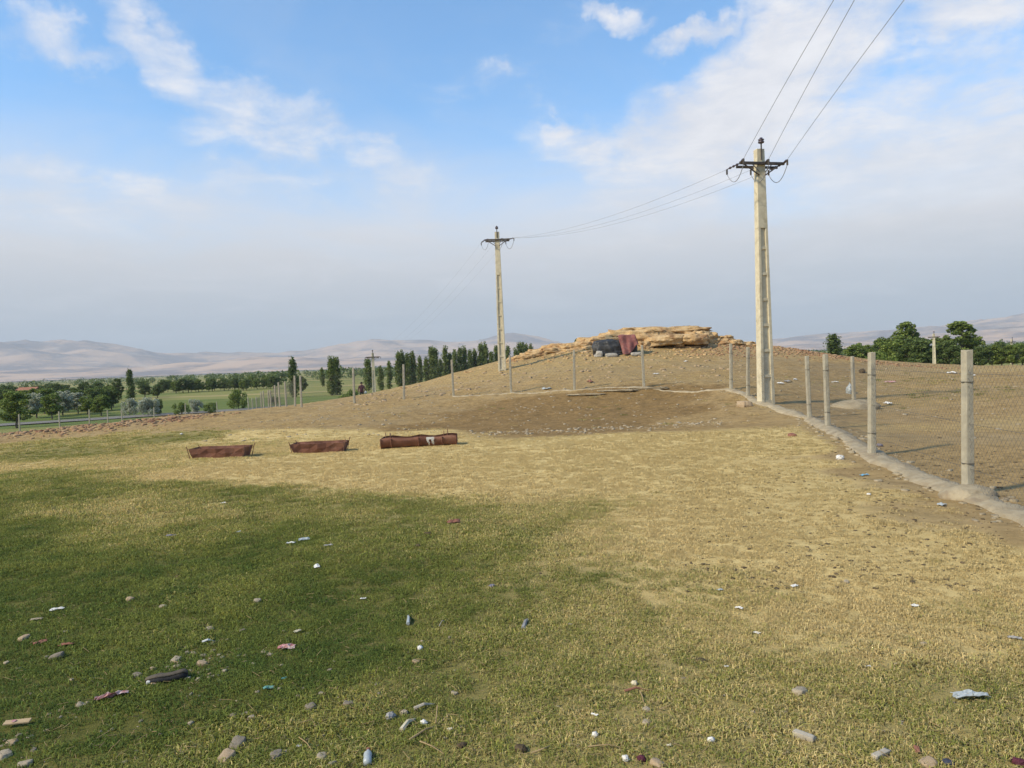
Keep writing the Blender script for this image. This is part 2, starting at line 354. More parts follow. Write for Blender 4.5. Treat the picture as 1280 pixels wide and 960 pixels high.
def ground_material():
    m = bpy.data.materials.new('ground'); m.use_nodes = True; t = NT(m.node_tree); m.node_tree.nodes.clear()
    pos = t.n('ShaderNodeNewGeometry').outputs['Position']
    za = t.n('ShaderNodeAttribute', attribute_name='zone'); sp = t.n('ShaderNodeSeparateColor'); t.put(sp.inputs[0], za.outputs['Color'])
    dark = za.outputs['Alpha']
    va = t.n('ShaderNodeAttribute', attribute_name='valley').outputs['Fac']
    n1 = t.noise(pos, 1.3, 7, 0.65); n2 = t.noise(pos, 9.0, 7, 0.7); n3 = t.noise(pos, 55.0, 5, 0.7); n4 = t.noise(pos, 0.35, 5, 0.6); n5 = t.noise(pos, 160.0, 4, 0.75)
    green = t.mix(t.ramp(n2, .3, .7), (.080, .086, .020), (.150, .140, .034))
    green = t.mix(t.ramp(n1, .45, .75), green, (.21, .185, .06))
    straw = t.mix(t.ramp(n2, .28, .72), (.47, .34, .135), (.64, .485, .21))
    straw = t.mix(t.math('MULTIPLY', t.ramp(n1, .35, .62), .5), straw, (.68, .515, .225))
    straw = t.mix(t.math('MULTIPLY', t.ramp(n3, .56, .74), .55), straw, (.17, .115, .055))
    soil = t.mix(t.ramp(n2, .3, .72), (.25, .165, .068), (.41, .28, .123))
    soil = t.mix(t.ramp(n4, .42, .68), soil, (.33, .235, .115))
    soil = t.mix(t.math('MULTIPLY', t.ramp(n3, .60, .72), .6), soil, (.42, .32, .18))
    dk = t.mix(t.ramp(n2, .3, .7), (.158, .098, .037), (.265, .168, .067))
    dk = t.mix(t.math('MULTIPLY', t.ramp(n3, .62, .72), .5), dk, (.33, .28, .20))
    green = t.mix(t.math('MULTIPLY', t.ramp(n5, .5, .7), .6), green, (.035, .040, .014)); green = t.mix(t.math('MULTIPLY', t.ramp(n3, .55, .7), .5), green, (.20, .165, .07))
    straw = t.mix(t.math('MULTIPLY', t.ramp(n5, .48, .68), .55), straw, (.25, .175, .07))
    n6 = t.noise(pos, 2.6, 8, 0.72, 0.6); mot = t.math('ADD', t.math('MULTIPLY', t.ramp(n6, .30, .62), .42), .66)
    soil = t.vmath('SCALE', soil, mot); dk = t.vmath('SCALE', dk, t.math('ADD', mot, .06)); straw = t.vmath('SCALE', straw, t.math('ADD', t.math('MULTIPLY', mot, .35), .62))
    grv = t.math('MULTIPLY', t.ramp(t.noise(pos, 22.0, 3, .6), .60, .68), .5); soil = t.mix(grv, soil, (.44, .335, .18)); dk = t.mix(t.math('MULTIPLY', grv, .6), dk, (.34, .27, .17))
    def wgt(s, nz, k): return t.math('POWER', t.math('MAXIMUM', t.math('MULTIPLY', s, t.math('ADD', .35, t.math('MULTIPLY', nz, 1.3))), 0.0), k * 1.5)
    ninv = t.math('SUBTRACT', 1.0, n2)
    mixn = t.math('ADD', t.math('MULTIPLY', n1, .5), t.math('MULTIPLY', n2, .5))
    wg = wgt(sp.outputs[0], mixn, 1.6); ws = wgt(sp.outputs[1], t.math('SUBTRACT', 1.0, mixn), 1.6)
    wl = wgt(sp.outputs[2], n1, 1.6); wd = wgt(dark, ninv, 1.6)
    tot = t.math('ADD', t.math('ADD', wg, ws), t.math('ADD', t.math('ADD', wl, wd), 1e-4))
    c = t.vmath('SCALE', green, t.math('DIVIDE', wg, tot))
    for cc, w in ((straw, ws), (soil, wl), (dk, wd)): c = t.vmath('ADD', c, t.vmath('SCALE', cc, t.math('DIVIDE', w, tot)))
    # valley fields: long strips of crops, stubble and fallow
    mp = t.n('ShaderNodeMapping'); t.put(mp.inputs[0], pos); mp.inputs['Scale'].default_value = (.009, .034, 0); mp.inputs['Rotation'].default_value = (0, 0, .25)
    vo = t.n('ShaderNodeTexVoronoi'); t.put(vo.inputs['Vector'], mp.outputs[0]); vo.inputs['Scale'].default_value = 1.0
    vs = t.n('ShaderNodeSeparateColor'); t.put(vs.inputs[0], vo.outputs['Color'])
    fld = t.mix(t.ramp(vs.outputs[0], .30, .36), (.11, .145, .035), (.21, .205, .065))
    fld = t.mix(t.ramp(vs.outputs[1], .70, .72), fld, (.34, .27, .12))
    fld = t.mix(t.math('MULTIPLY', t.ramp(t.noise(pos, .08, 5, .6), .4, .7), .5), fld, (.19, .19, .065))
    c = t.mix(va, c, fld)
    b = t.n('ShaderNodeBsdfPrincipled'); t.put(b.inputs['Base Color'], c); b.inputs['Roughness'].default_value = .95; b.inputs['Specular IOR Level'].default_value = .1
    bp = t.n('ShaderNodeBump'); bp.inputs['Strength'].default_value = .55; bp.inputs['Distance'].default_value = .045
    t.put(bp.inputs['Height'], t.math('ADD', t.math('MULTIPLY', n2, .7), t.math('ADD', t.math('MULTIPLY', n3, .45), t.math('MULTIPLY', n5, .25)))); t.put(b.inputs['Normal'], bp.outputs[0])
    o = t.n('ShaderNodeOutputMaterial'); m.node_tree.links.new(b.outputs[0], o.inputs[0]); return m

M = dict(
    ground=ground_material(),
    concrete=material('concrete', (.58, .52, .375), (.47, .415, .295), .9, 5, .2, 30, c3=(.40, .35, .24), s3=2.2),
    post=material('post_concrete', (.38, .345, .26), (.30, .27, .205), .92, 9, .3, 40, c3=(.27, .25, .20), s3=3.0),
    mortar=material('mortar', (.40, .33, .22), (.30, .24, .15), .95, 5, .9, 22, c3=(.27, .21, .135), s3=2.5, dist=.03),
    steel=material('dark_steel', (.06, .055, .05), (.10, .08, .065), .6, 8, .1, metal=.4),
    galv=material('galvanised', (.17, .165, .155), (.13, .125, .12), .5, 20, 0, metal=.5),
    cable=material('cable', (.24, .245, .26), None, .5, bump=0),
    porcelain=material('porcelain', (.05, .04, .055), (.08, .05, .05), .25, 4, 0, spec=.6),
    rust=material('rust', (.20, .092, .060), (.14, .062, .043), .9, 5, .25, 40, c3=(.225, .115, .075), s3=2.5),
    paint=material('white_paint', (.70, .70, .68), (.5, .48, .44), .8, 9, .05),
    rock=material('rock', (.42, .27, .125), (.55, .39, .205), .92, 1.1, 1.0, 3.5, c3=(.30, .17, .08), s3=1.3, coord='World', dist=.10),
    rubble=material('rubble_stone', (.25, .14, .078), (.36, .245, .14), .95, 2.2, .4, 14, c3=(.19, .085, .045), s3=1.2, coord='World'),
    palestone=material('pale_stone', (.38, .32, .23), (.27, .22, .15), .9, 14, .3, 60),
    greystone=material('grey_stone', (.25, .21, .155), (.165, .135, .10), .9, 18, .3, 60),
    tanstone=material('tan_stone', (.40, .30, .19), (.30, .215, .13), .9, 14, .3, 60),
    brick=material('brick_red', (.26, .115, .075), (.18, .08, .055), .9, 14, .3, 60),
    bark=material('bark', (.10, .075, .05), (.16, .125, .09), .95, 6, .4, 20),
    asphalt=material('asphalt', (.16, .145, .125), (.20, .185, .16), .9, .6, .1, 20, coord='World'),
    tarp=material('dark_tarp', (.030, .030, .030), (.052, .050, .048), .55, 3, .25, 9, spec=.4),
    rug=material('red_rug', (.25, .095, .085), (.17, .07, .065), .95, 7, .2, 30, c3=(.25, .12, .10), s3=5),
    sack=material('white_sack', (.45, .42, .36), (.33, .30, .25), .8, 6, .25, 20),
    paper=material('white_scrap', (.66, .65, .62), (.52, .50, .46), .7, 12, .1),
    cream=material('cream_scrap', (.58, .52, .38), (.44, .38, .26), .8, 12, .1),
    greyscrap=material('grey_scrap', (.30, .29, .28), (.22, .21, .20), .7, 14, .1),
    lilac=material('lilac_scrap', (.20, .18, .22), (.14, .13, .16), .7, 14, .1),
    blue=material('blue_plastic', (.16, .36, .50), (.11, .27, .40), .4, 10, .1, spec=.5),
    palebl=material('pale_blue_plastic', (.40, .43, .43), (.30, .33, .33), .35, 10, .1, spec=.5),
    teal=material('teal_plastic', (.10, .26, .22), (.07, .18, .15), .4, 10, .1, spec=.5),
    redw=material('red_wrapper', (.33, .075, .075), (.55, .45, .42), .5, 22, .1, spec=.4),
    maroon=material('maroon_cloth', (.10, .02, .035), (.06, .015, .025), .8, 12, .1),
    navy=material('navy_cloth', (.03, .035, .06), (.05, .055, .08), .8, 12, .1),
    card=material('card', (.44, .32, .19), (.36, .26, .15), .85, 14, .1),
    wood=material('grey_wood', (.42, .37, .29), (.30, .26, .20), .9, 20, .2, 60),
    twig=material('twig', (.36, .26, .13), (.27, .19, .095), .9, 20, .1),
    dung=material('dung', (.065, .045, .024), (.11, .08, .045), .95, 16, .4, 60),
    shoe=material('shoe_leather', (.012, .012, .014), (.028, .026, .026), .75, 10, .2, 40),
    sole=material('shoe_sole', (.11, .09, .065), (.06, .05, .04), .85, 10, .2, 40),
    hair=material('hair', (.012, .010, .009), None, .7, bump=0),
    wall=material('plaster', (.55, .47, .38), (.46, .38, .30), .9, 2, .1),
    roof=material('roof_tile', (.33, .15, .09), (.26, .12, .075), .9, 2, .2),
    glass=material('window_glass', (.05, .06, .07), None, .1, bump=0, spec=.6),
    leaf_poplar=leaf_material('poplar_leaves', (.085, .12, .028), (.22, .265, .075)),
    leaf_broad=leaf_material('broad_leaves', (.085, .13, .026), (.26, .32, .075)),
    leaf_dark=leaf_material('dark_leaves', (.062, .10, .028), (.17, .22, .064)),
    leaf_silver=leaf_material('silver_leaves', (.16, .20, .10), (.62, .62, .50)),
    leaf_dry=leaf_material('dry_leaves', (.09, .085, .03), (.17, .15, .06)),
    mountain=None)
MT = bpy.data.materials.new('mountain'); MT.use_nodes = True
_t = NT(MT.node_tree); MT.node_tree.nodes.clear(); _p = _t.n('ShaderNodeNewGeometry').outputs['Position']
_c = _t.mix(_t.ramp(_t.noise(_p, .0022, 8, .65), .40, .60), (.52, .37, .27), (.20, .175, .175))
_c = _t.mix(_t.math('MULTIPLY', _t.ramp(_t.noise(_p, .004, 5, .6), .55, .7), .5), _c, (.52, .45, .38))
_b = _t.n('ShaderNodeBsdfPrincipled'); _t.put(_b.inputs['Base Color'], _c); _b.inputs['Roughness'].default_value = 1; _b.inputs['Specular IOR Level'].default_value = 0
MT.node_tree.links.new(_b.outputs[0], _t.n('ShaderNodeOutputMaterial').inputs[0]); M['mountain'] = MT

# ------------------------------------------------------------------ ground sheet
def axis(parts):
    a = []
    for lo, hi, st in parts: a += list(np.arange(lo, hi, st))
    return a
ys = [-14000, -6000, -2500, -1000, -400, -180, -90, -50, -30, -20, -12, -8] + axis([(-5, 2, .4), (2, 12, .11), (12, 26, .18), (26, 56, .25), (56, 100, .9), (100, 180, 3)]) + list(np.geomspace(180, 15000, 40))
xp = axis([(0, 9, .13), (9, 22, .22), (22, 45, .35), (45, 100, 1.5)]) + list(np.geomspace(100, 14000, 38))
xs = [-x for x in reversed(xp[1:])] + xp
gx, gy = np.meshgrid(np.array(xs), np.array(ys)); gz = H(gx.ravel(), gy.ravel())
nx, ny = len(xs), len(ys)
ii = (np.arange(ny - 1)[:, None] * nx + np.arange(nx - 1)[None, :]).ravel()
gme = np_mesh('ground', np.stack([gx.ravel(), gy.ravel(), gz], -1), np.stack([ii, ii + 1, ii + nx + 1, ii + nx], -1))
rr = np.hypot(gx, gy).ravel()
zn = np.zeros((nx * ny, 4), np.float32); zn[:, 2] = 1; nm = (rr < 130)
zn[nm] = zone(gx.ravel()[nm], gy.ravel()[nm])
ca = gme.attributes.new('zone', 'FLOAT_COLOR', 'POINT'); ca.data.foreach_set('color', zn.ravel())
vv = (sstep(-1.2, -2.0, gz) if False else 1 - sstep(-2.3, -1.5, gz)) * sstep(40, 55, rr)
fa = gme.attributes.new('valley', 'FLOAT', 'POINT'); fa.data.foreach_set('value', np.maximum(vv, sstep(110, 140, rr)).astype(np.float32))
tag(link('ground', gme, M['ground'], smooth=True), kind='structure')

# road across the valley on the left
def strip(name, p, q, w, mat, lift):
    p, q = Vector(p), Vector(q); n = 60; side = (q - p).normalized().cross(Vector((0, 0, 1))) * (w / 2); V = []
    for i in range(n + 1):
        c = p.lerp(q, i / n)
        for s in (-1, 1):
            e = c + side * s; V.append((e.x, e.y, H1(e.x, e.y) + lift))
    return link(name, np_mesh(name, V, [(2 * i, 2 * i + 1, 2 * i + 3, 2 * i + 2) for i in range(n)]), mat)
ra, rb = gpt(-60, 526, 92), gpt(480, 500, 122)
dr = (rb - ra).normalized(); ra -= dr * 160; rb += dr * 60
tag(strip('road', ra, rb, 6.5, M['asphalt'], 0.12), kind='structure')

# ------------------------------------------------------------------ mountains
def range_mesh(name, prof, D0, D1, seed, u0, u1, step):
    us = np.arange(u0, u1, step); hp = np.interp(us, [p[0] for p in prof], [p[1] for p in prof])
    ds = np.linspace(0, 1, 60); V = []
    az = np.arctan((us - 640) / F)
    for s in ds:
        D = D0 + (D1 - D0) * s
        x = D * np.tan(az) if False else D * np.sin(az) / np.cos(az * .6); y = D * np.cos(az) / np.cos(az * .6)
        prof_s = np.sin(min(s / .78, 1) * math.pi / 2) ** 1.5 if s < .78 else 1 - ((s - .78) / .22) ** 2
        n = fbm(x / 900, y / 900, octv=5, seed=seed); rid = 1 - np.abs(fbm(x / 700, y / 700, octv=5, seed=seed + 5))
        h = hp / F * D1 * np.cos(az) / np.cos(az * .6) * .90 * (prof_s * (.82 + .42 * (rid - .7)) + .30 * n * math.sin(math.pi * min(s, 1)))
        V.append(np.stack([x, y, np.maximum(h, -4.5) - .4 * (s < .02)], -1))
    V = np.concatenate(V); n = len(us); m = len(ds)
    ii = (np.arange(m - 1)[:, None] * n + np.arange(n - 1)[None]).ravel()
    return tag(link(name, np_mesh(name, V, np.stack([ii, ii + 1, ii + n + 1, ii + n], -1)), M['mountain'], smooth=True), kind='structure')
range_mesh('mountain_range', [(-2000, 70), (-300, 55), (0, 52), (90, 49), (150, 40), (200, 30), (300, 27), (350, 22), (400, 30), (470, 38), (560, 28), (600, 27), (640, 36), (680, 30), (760, 8), (900, 8), (960, 16), (1060, 22), (1150, 24), (1210, 28), (1280, 38), (1500, 60), (3000, 60)], 5200, 9000, 4, -1500, 2800, 8)
range_mesh('mountain_range', [(-2000, 30), (-200, 24), (0, 16), (100, 12), (250, 17), (330, 20), (430, 14), (520, 16), (650, 12), (760, 5), (940, 6), (1000, 8), (1150, 12), (1250, 18), (1400, 30), (3000, 30)], 3800, 5600, 31, -1500, 2800, 8)

# ------------------------------------------------------------------ trees
def leaf_quads(cen, size, rng, up=0.35):
    n = len(cen)
    nrm = rng.normal(size=(n, 3)); nrm[:, 2] += up; nrm /= np.linalg.norm(nrm, axis=1)[:, None]
    a = np.cross(nrm, rng.normal(size=(n, 3))); a /= np.linalg.norm(a, axis=1)[:, None] + 1e-9
    b = np.cross(nrm, a); s = size * rng.uniform(.6, 1.35, n)[:, None]
    V = np.stack([cen - a * s, cen - b * s * .62 + nrm * s * .15, cen + a * s, cen + b * s * .62 + nrm * s * .15], 1).reshape(-1, 3)
    return V, np.arange(n * 4).reshape(-1, 4)
def crown_points(kind, rng, n):
    """leaf centres for a crown of unit height (trunk foot at z=0, tip at z=1)"""
    P = []
    if kind == 'poplar':
        k = 26; hs = np.linspace(.10, .93, k) + rng.normal(0, .02, k)
        for h in hs:
            r = .085 * math.sin(min(1, (h + .10)) ** .8 * math.pi) ** .6 * rng.uniform(.7, 1.25); a = rng.uniform(0, 6.28); m = int(n / k)
            c = np.array([math.cos(a) * r * .7, math.sin(a) * r * .7, h])
            P.append(c + rng.normal(0, 1, (m, 3)) * np.array([.030, .030, .055]))
    elif kind == 'tall':
        k = 52
        for _ in range(k):
            h = rng.uniform(.30, .93); r = .19 * math.sin(((h - .22) / .80) ** .8 * math.pi) ** .7 * rng.uniform(.3, 1.0); a = rng.uniform(0, 6.28)
            d = rng.normal(0, 1, (int(n / k), 3)); d /= np.linalg.norm(d, axis=1)[:, None]
            P.append(np.array([math.cos(a) * r, math.sin(a) * r, h]) + d * rng.uniform(.4, 1, (len(d), 1)) ** .5 * np.array([.054, .054, .050]))
    elif kind == 'broad':
        k = 64
        for _ in range(k):
            h = rng.uniform(.20, .92); R_ = .36 * math.sin(((h - .10) / .92) ** .85 * math.pi) ** .6; r = R_ * rng.uniform(.2, 1.0); a = rng.uniform(0, 6.28)
            d = rng.normal(0, 1, (int(n / k), 3)); d /= np.linalg.norm(d, axis=1)[:, None]
            P.append(np.array([math.cos(a) * r, math.sin(a) * r, h]) + d * rng.uniform(.3, 1, (len(d), 1)) ** .5 * np.array([.088, .088, .066]))
    else:   # shrub: leaves from the ground up
        k = 24
        for _ in range(k):
            h = rng.uniform(.16, .84); r = .62 * math.sin((h * .8 + .18) * math.pi) ** .6 * rng.uniform(.1, 1.0); a = rng.uniform(0, 6.28)
            d = rng.normal(0, 1, (int(n / k), 3)); d /= np.linalg.norm(d, axis=1)[:, None]
            P.append(np.array([math.cos(a) * r, math.sin(a) * r, h]) + d * rng.uniform(.3, 1, (len(d), 1)) ** .5 * np.array([.19, .19, .15]))
    return np.concatenate(P)
def trunk_mesh(kind, rng):
    mb = MB(); top = {'poplar': .9, 'tall': .85, 'broad': .7, 'shrub': .5}[kind]; r0 = {'poplar': .016, 'tall': .020, 'broad': .028, 'shrub': .03}[kind]
    path = [(rng.normal(0, .006) * i, rng.normal(0, .006) * i, -.03 + (top + .03) * i / 6) for i in range(7)]
    mb.tube(path, [r0 * (1 - .14 * i) for i in range(7)], 7)
    for i in range(9):
        h = rng.uniform(.22, .75) * top; a = rng.uniform(0, 6.28); L = {'poplar': .07, 'tall': .16, 'broad': .30, 'shrub': .4}[kind] * rng.uniform(.6, 1)
        p = Vector((0, 0, h)); q = p + Vector((math.cos(a) * L * .55, math.sin(a) * L * .55, L * .30)); e = p + Vector((math.cos(a) * L, math.sin(a) * L, L * .8))
        mb.tube([p, q, e], [r0 * .5, r0 * .34, r0 * .12], 5)
    return mb.mesh('trunk')
TREE = {}
for kind, nvar, n, size in (('poplar', 4, 2600, .022), ('tall', 3, 5200, .019), ('broad', 4, 5000, .026), ('shrub', 3, 3000, .040)):
    for k in range(nvar):
        rg = np.random.default_rng(100 + k * 7 + len(kind)); tm = trunk_mesh(kind, rg); tm.materials.append(M['bark'])
        TREE[kind, k] = (tm, leaf_quads(crown_points(kind, rg, n), size, rg))
CROWN = {}
def crown_mesh(kind, k, leaf):
    if (kind, k, leaf) not in CROWN:
        me = np_mesh('crown', *TREE[kind, k][1]); me.materials.append(M[leaf]); CROWN[kind, k, leaf] = me
    return CROWN[kind, k, leaf]
_tc = [0]
def tree(name, u, vtop, Y, kind, leaf, label, cat='tree', group=None, wide=1.0, loc=None, height=None):
    _tc[0] += 1; k = _tc[0] % {'poplar': 4, 'tall': 3, 'broad': 4, 'shrub': 3}[kind]
    if loc is None:
        p = at_depth(u, vtop, Y); g = H1(p.x, p.y); height = p.z - g; loc = (p.x, p.y, g)
    o = empty(name, loc, random.uniform(0, 6.28)); s = height
    for nm_, me in (('trunk', TREE[kind, k][0]), ('crown', crown_mesh(kind, k, leaf))):
        link(nm_, me, None, o, scale=(s * wide, s * wide, s))
    return tag(o, label, cat, group)

ORD = 'first second third fourth fifth sixth seventh eighth ninth tenth eleventh twelfth thirteenth fourteenth fifteenth sixteenth seventeenth eighteenth nineteenth twentieth'.split()
ORD += ['twenty-' + w for w in ORD[:9]]
for i, (u, v) in enumerate([(486, 452), (497, 441), (502, 439), (509, 441), (515, 440), (524, 446), (532, 447), (539, 433), (544, 436), (550, 449), (556, 434), (562, 441), (568, 438), (575, 435),
              (580, 434), (587, 437), (593, 437), (600, 430), (606, 429), (614, 439), (620, 433), (635, 433), (644, 436), (649, 428), (653, 429), (657, 431), (663, 431)]):
    tree('poplar_tree', u, v, 178 + i * 2.6 + random.uniform(-4, 4), 'poplar', 'leaf_poplar', ORD[i] + ' poplar from the left in the row behind the hill slope', group='poplars in the row behind the hill', wide=1.0)
for u, v, Y, lab in ((459, 448, 170, 'slim poplar just left of the third power pole'), (475, 458, 165, 'short slim poplar just right of the third power pole'),
                     (365, 448, 150, 'dark lone poplar behind the end of the post row'), (413, 447, 152, 'left one of a pair of poplars on the green field'),
                     (419, 446, 155, 'right one of a pair of poplars on the green field'), (402, 460, 230, 'small faraway poplar between the lone poplar and the pair'),
                     (162, 462, 165, 'tall dark poplar rising above the trees at far left')):
    tree('poplar_tree', u, v, Y, 'poplar', 'leaf_dark' if u in (365, 162) else 'leaf_poplar', lab, wide=1.2)
for u, v, Y, k, leaf, w, lab in ((146, 472, 175, 'tall', 'leaf_dark', 1.3, 'dark pointed tree left of the tall far left poplar'),
        (134, 482, 170, 'broad', 'leaf_broad', 1.1, 'rounded green tree left of the dark pointed tree'),
        (180, 475, 185, 'broad', 'leaf_dark', 1.2, 'dark rounded tree right of the tall far left poplar'),
        (196, 479, 180, 'broad', 'leaf_dark', 1.2, 'dark spreading tree at the left edge of the green field'),
        (376, 469, 170, 'broad', 'leaf_dark', .9, 'dark bushy tree beside the lone poplar'),
        (18, 488, 84, 'broad', 'leaf_broad', 1.25, 'full leafy roadside tree nearest the left picture edge'),
        (44, 490, 108, 'broad', 'leaf_silver', 1.2, 'silvery leaved tree second from the left picture edge'),
        (63, 490, 104, 'broad', 'leaf_broad', 1.1, 'green roadside tree with its trunk over the grey road'),
        (77, 488, 112, 'broad', 'leaf_silver', 1.15, 'silvery green tree behind the tall white roadside post'),
        (96, 490, 116, 'broad', 'leaf_silver', 1.15, 'pale flecked tree midway along the roadside row'),
        (108, 494, 112, 'broad', 'leaf_broad', 1.2, 'plain green tree next to last in the roadside row'),
        (125, 492, 108, 'broad', 'leaf_broad', 1.2, 'round green tree at the right end of the roadside row'),
        (1132, 400, 118, 'tall', 'leaf_broad', 1.35, 'tall tree with a rounded top left of the right hand pole'),
        (1200, 400, 112, 'tall', 'leaf_broad', 1.65, 'tallest tree right of the right hand pole'),
        (1041, 419, 135, 'poplar', 'leaf_dark', 2.2, 'dark cypress shaped tree at the foot of the right slope')):
    tree('leafy_tree' if k != 'poplar' else 'cypress_tree', u, v, Y, k, leaf, lab, wide=w)
for i, (u, v, Y, leaf, w) in enumerate(((1068, 428, 130, 'leaf_broad', 1.2), (1085, 430, 140, 'leaf_broad', 1.1), (1103, 424, 120, 'leaf_dark', 1.1), (1116, 418, 112, 'leaf_broad', 1.2), (1128, 421, 108, 'leaf_broad', 1.1), (1143, 420, 106, 'leaf_dark', 1.2), (1152, 424, 104, 'leaf_dark', 1.2),
        (1161, 430, 112, 'leaf_dark', 1.0), (1176, 418, 118, 'leaf_broad', 1.1), (1186, 424, 104, 'leaf_dark', 1.0), (1216, 420, 118, 'leaf_broad', 1.0), (1226, 432, 108, 'leaf_dark', 1.2), (1240, 430, 112, 'leaf_broad', 1.2), (1252, 426, 116, 'leaf_dark', 1.1), (1265, 430, 110, 'leaf_broad', 1.2), (1278, 428, 113, 'leaf_broad', 1.3), (1296, 426, 115, 'leaf_dark', 1.2))):
    tree('leafy_tree', u, v, Y, 'broad', leaf, 'bushy tree in the thicket behind the yellow field at right', group='trees of the right hand thicket', wide=w * 1.05)
for u, v, Y, leaf, w, lab in ((161, 497, 106, 'leaf_silver', .75, 'left white leaved bush beyond the roadside posts'), (184, 494, 104, 'leaf_silver', .8, 'right and larger white leaved bush beyond the roadside posts'),
        (197, 498, 106, 'leaf_dark', .55, 'dark bush touching the right white leaved bush'), (297, 486, 112, 'leaf_broad', .75, 'round bright green bush at the end of the field'),
        (226, 501, 103, 'leaf_broad', .9, 'low green bush with pale twigs beyond the road fence'), (243, 498, 108, 'leaf_silver', .8, 'pale mid sized bush on the edge of the green field'),
        (262, 503, 104, 'leaf_broad', 1.0, 'low spreading bush left of the round bright one'), (342, 494, 120, 'leaf_broad', 1.0, 'bush seen through the receding posts'),
        (437, 486, 95, 'leaf_broad', 1.2, 'scrubby bush behind the person'), (1100, 438, 95, 'leaf_broad', 1.0, 'light green bush at the left end of the thicket')):
    tree('bush', u, v, Y, 'shrub', leaf, lab, 'bush', wide=w)
for u, v, Y, h, lab in ((721, 424, 48.5, .42, 'small dark shrub on the left rock skyline'), (902, 420, 48.5, .3, 'tiny shrub on the skyline right of the rocks')):
    p = gpt(u, v, Y); tree('skyline_shrub', 0, 0, 0, 'shrub', 'leaf_dark', lab, 'shrub', loc=(p.x, p.y, p.z - .02), height=h, wide=.8)
# the wood that closes the green field: nearer trees one by one, the rest as a mass
for i in range(30):
    u = 205 + i * 4.9 + random.uniform(-2, 2); vtop = 477 - (u - 205) * .045 + random.uniform(-3, 3)
    tree('wood_tree', u, vtop, random.uniform(215, 245), 'broad', random.choice(['leaf_dark', 'leaf_dark', 'leaf_broad']), 'tree in the dark belt closing the green field', group='trees of the dark belt', wide=1.15)
for i in range(20):
    u = 0 + i * 7.0 + random.uniform(-3, 3)
    tree('wood_tree', u, 483 - u * .03 + random.uniform(-4, 4), random.uniform(165, 220), random.choice(['broad', 'tall']), 'leaf_dark', 'dark tree in the wood behind the roadside trees', group='trees of the left wood', wide=1.2)
fv, ff = [], []; base = 0; rg = np.random.default_rng(5)
for i in range(1500):
    Y = float(np.exp(rg.uniform(math.log(330), math.log(3200)))); u = rg.uniform(-200, 1480)
    if 640 < u < 1000 and Y < 600: continue
    d = ray_dir(u, 450); x = d.x / d.y * Y
    clump = fbm(np.array([x / 160]), np.array([Y / 90]), octv=3, seed=44)[0]
    if clump < -.12: continue
    h = rg.uniform(3.2, 5.8) * (1 if rg.random() > .06 else 1.4); w = h * rg.uniform(.5, .95); n = 90 if Y < 700 else 45
    q = rg.normal(0, 1, (n, 3)); q /= np.linalg.norm(q, axis=1)[:, None]; q *= rg.uniform(.4, 1, (n, 1)) ** .4
    cen = np.array([x, Y, -4 + h * .52]) + q * np.array([w, w, h * .5]); V, Fq = leaf_quads(cen, h * .12, rg)
    fv.append(V); ff.append(Fq + base); base += len(V)
wo_ = link('far_woodland', np_mesh('far_woodland', np.concatenate(fv), np.concatenate(ff)), M['leaf_dark'])
tag(wo_, 'hazy band of far woods and orchards across the valley floor', 'woodland', kind='stuff')

for i in range(26):
    u = -12 + i * 6.2 + random.uniform(-3, 3)
    tree('orchard_tree', u, 488 - u * .03 + random.uniform(-3, 3), random.uniform(120, 150), random.choice(['broad', 'broad', 'tall']), random.choice(['leaf_dark', 'leaf_broad', 'leaf_broad', 'leaf_silver']), 'tree in the orchard between the roadside row and the dark wood', group='orchard trees behind the road', wide=random.uniform(.95, 1.3))
# farmhouse with a red roof among the trees on the left
hp = gpt(36, 494, 190); hh = empty('farmhouse', hp, .1)
MB().box(-2.2, 2.2, -1.8, 1.8, -.3, 2.9).build('wall', M['wall'], hh)
mb = MB(); mb.add([(-2.5, -2.1, 2.9), (2.5, -2.1, 2.9), (2.5, 2.1, 2.9), (-2.5, 2.1, 2.9), (-2.5, 0, 3.9), (2.5, 0, 3.9)], [(0, 1, 5, 4), (2, 3, 4, 5), (0, 4, 3), (1, 2, 5), (3, 2, 1, 0)]); mb.build('roof', M['roof'], hh)
for x in (-1.2, 1.1): MB().box(x - .4, x + .4, -1.86, -1.78, 1.2, 2.2).build('window', M['glass'], hh)
MB().box(-.35, .35, -1.85, -1.78, 0, 2.0).build('door', M['wood'], hh)
tag(hh, 'small house with red tiled roof among the trees at far left', 'house')

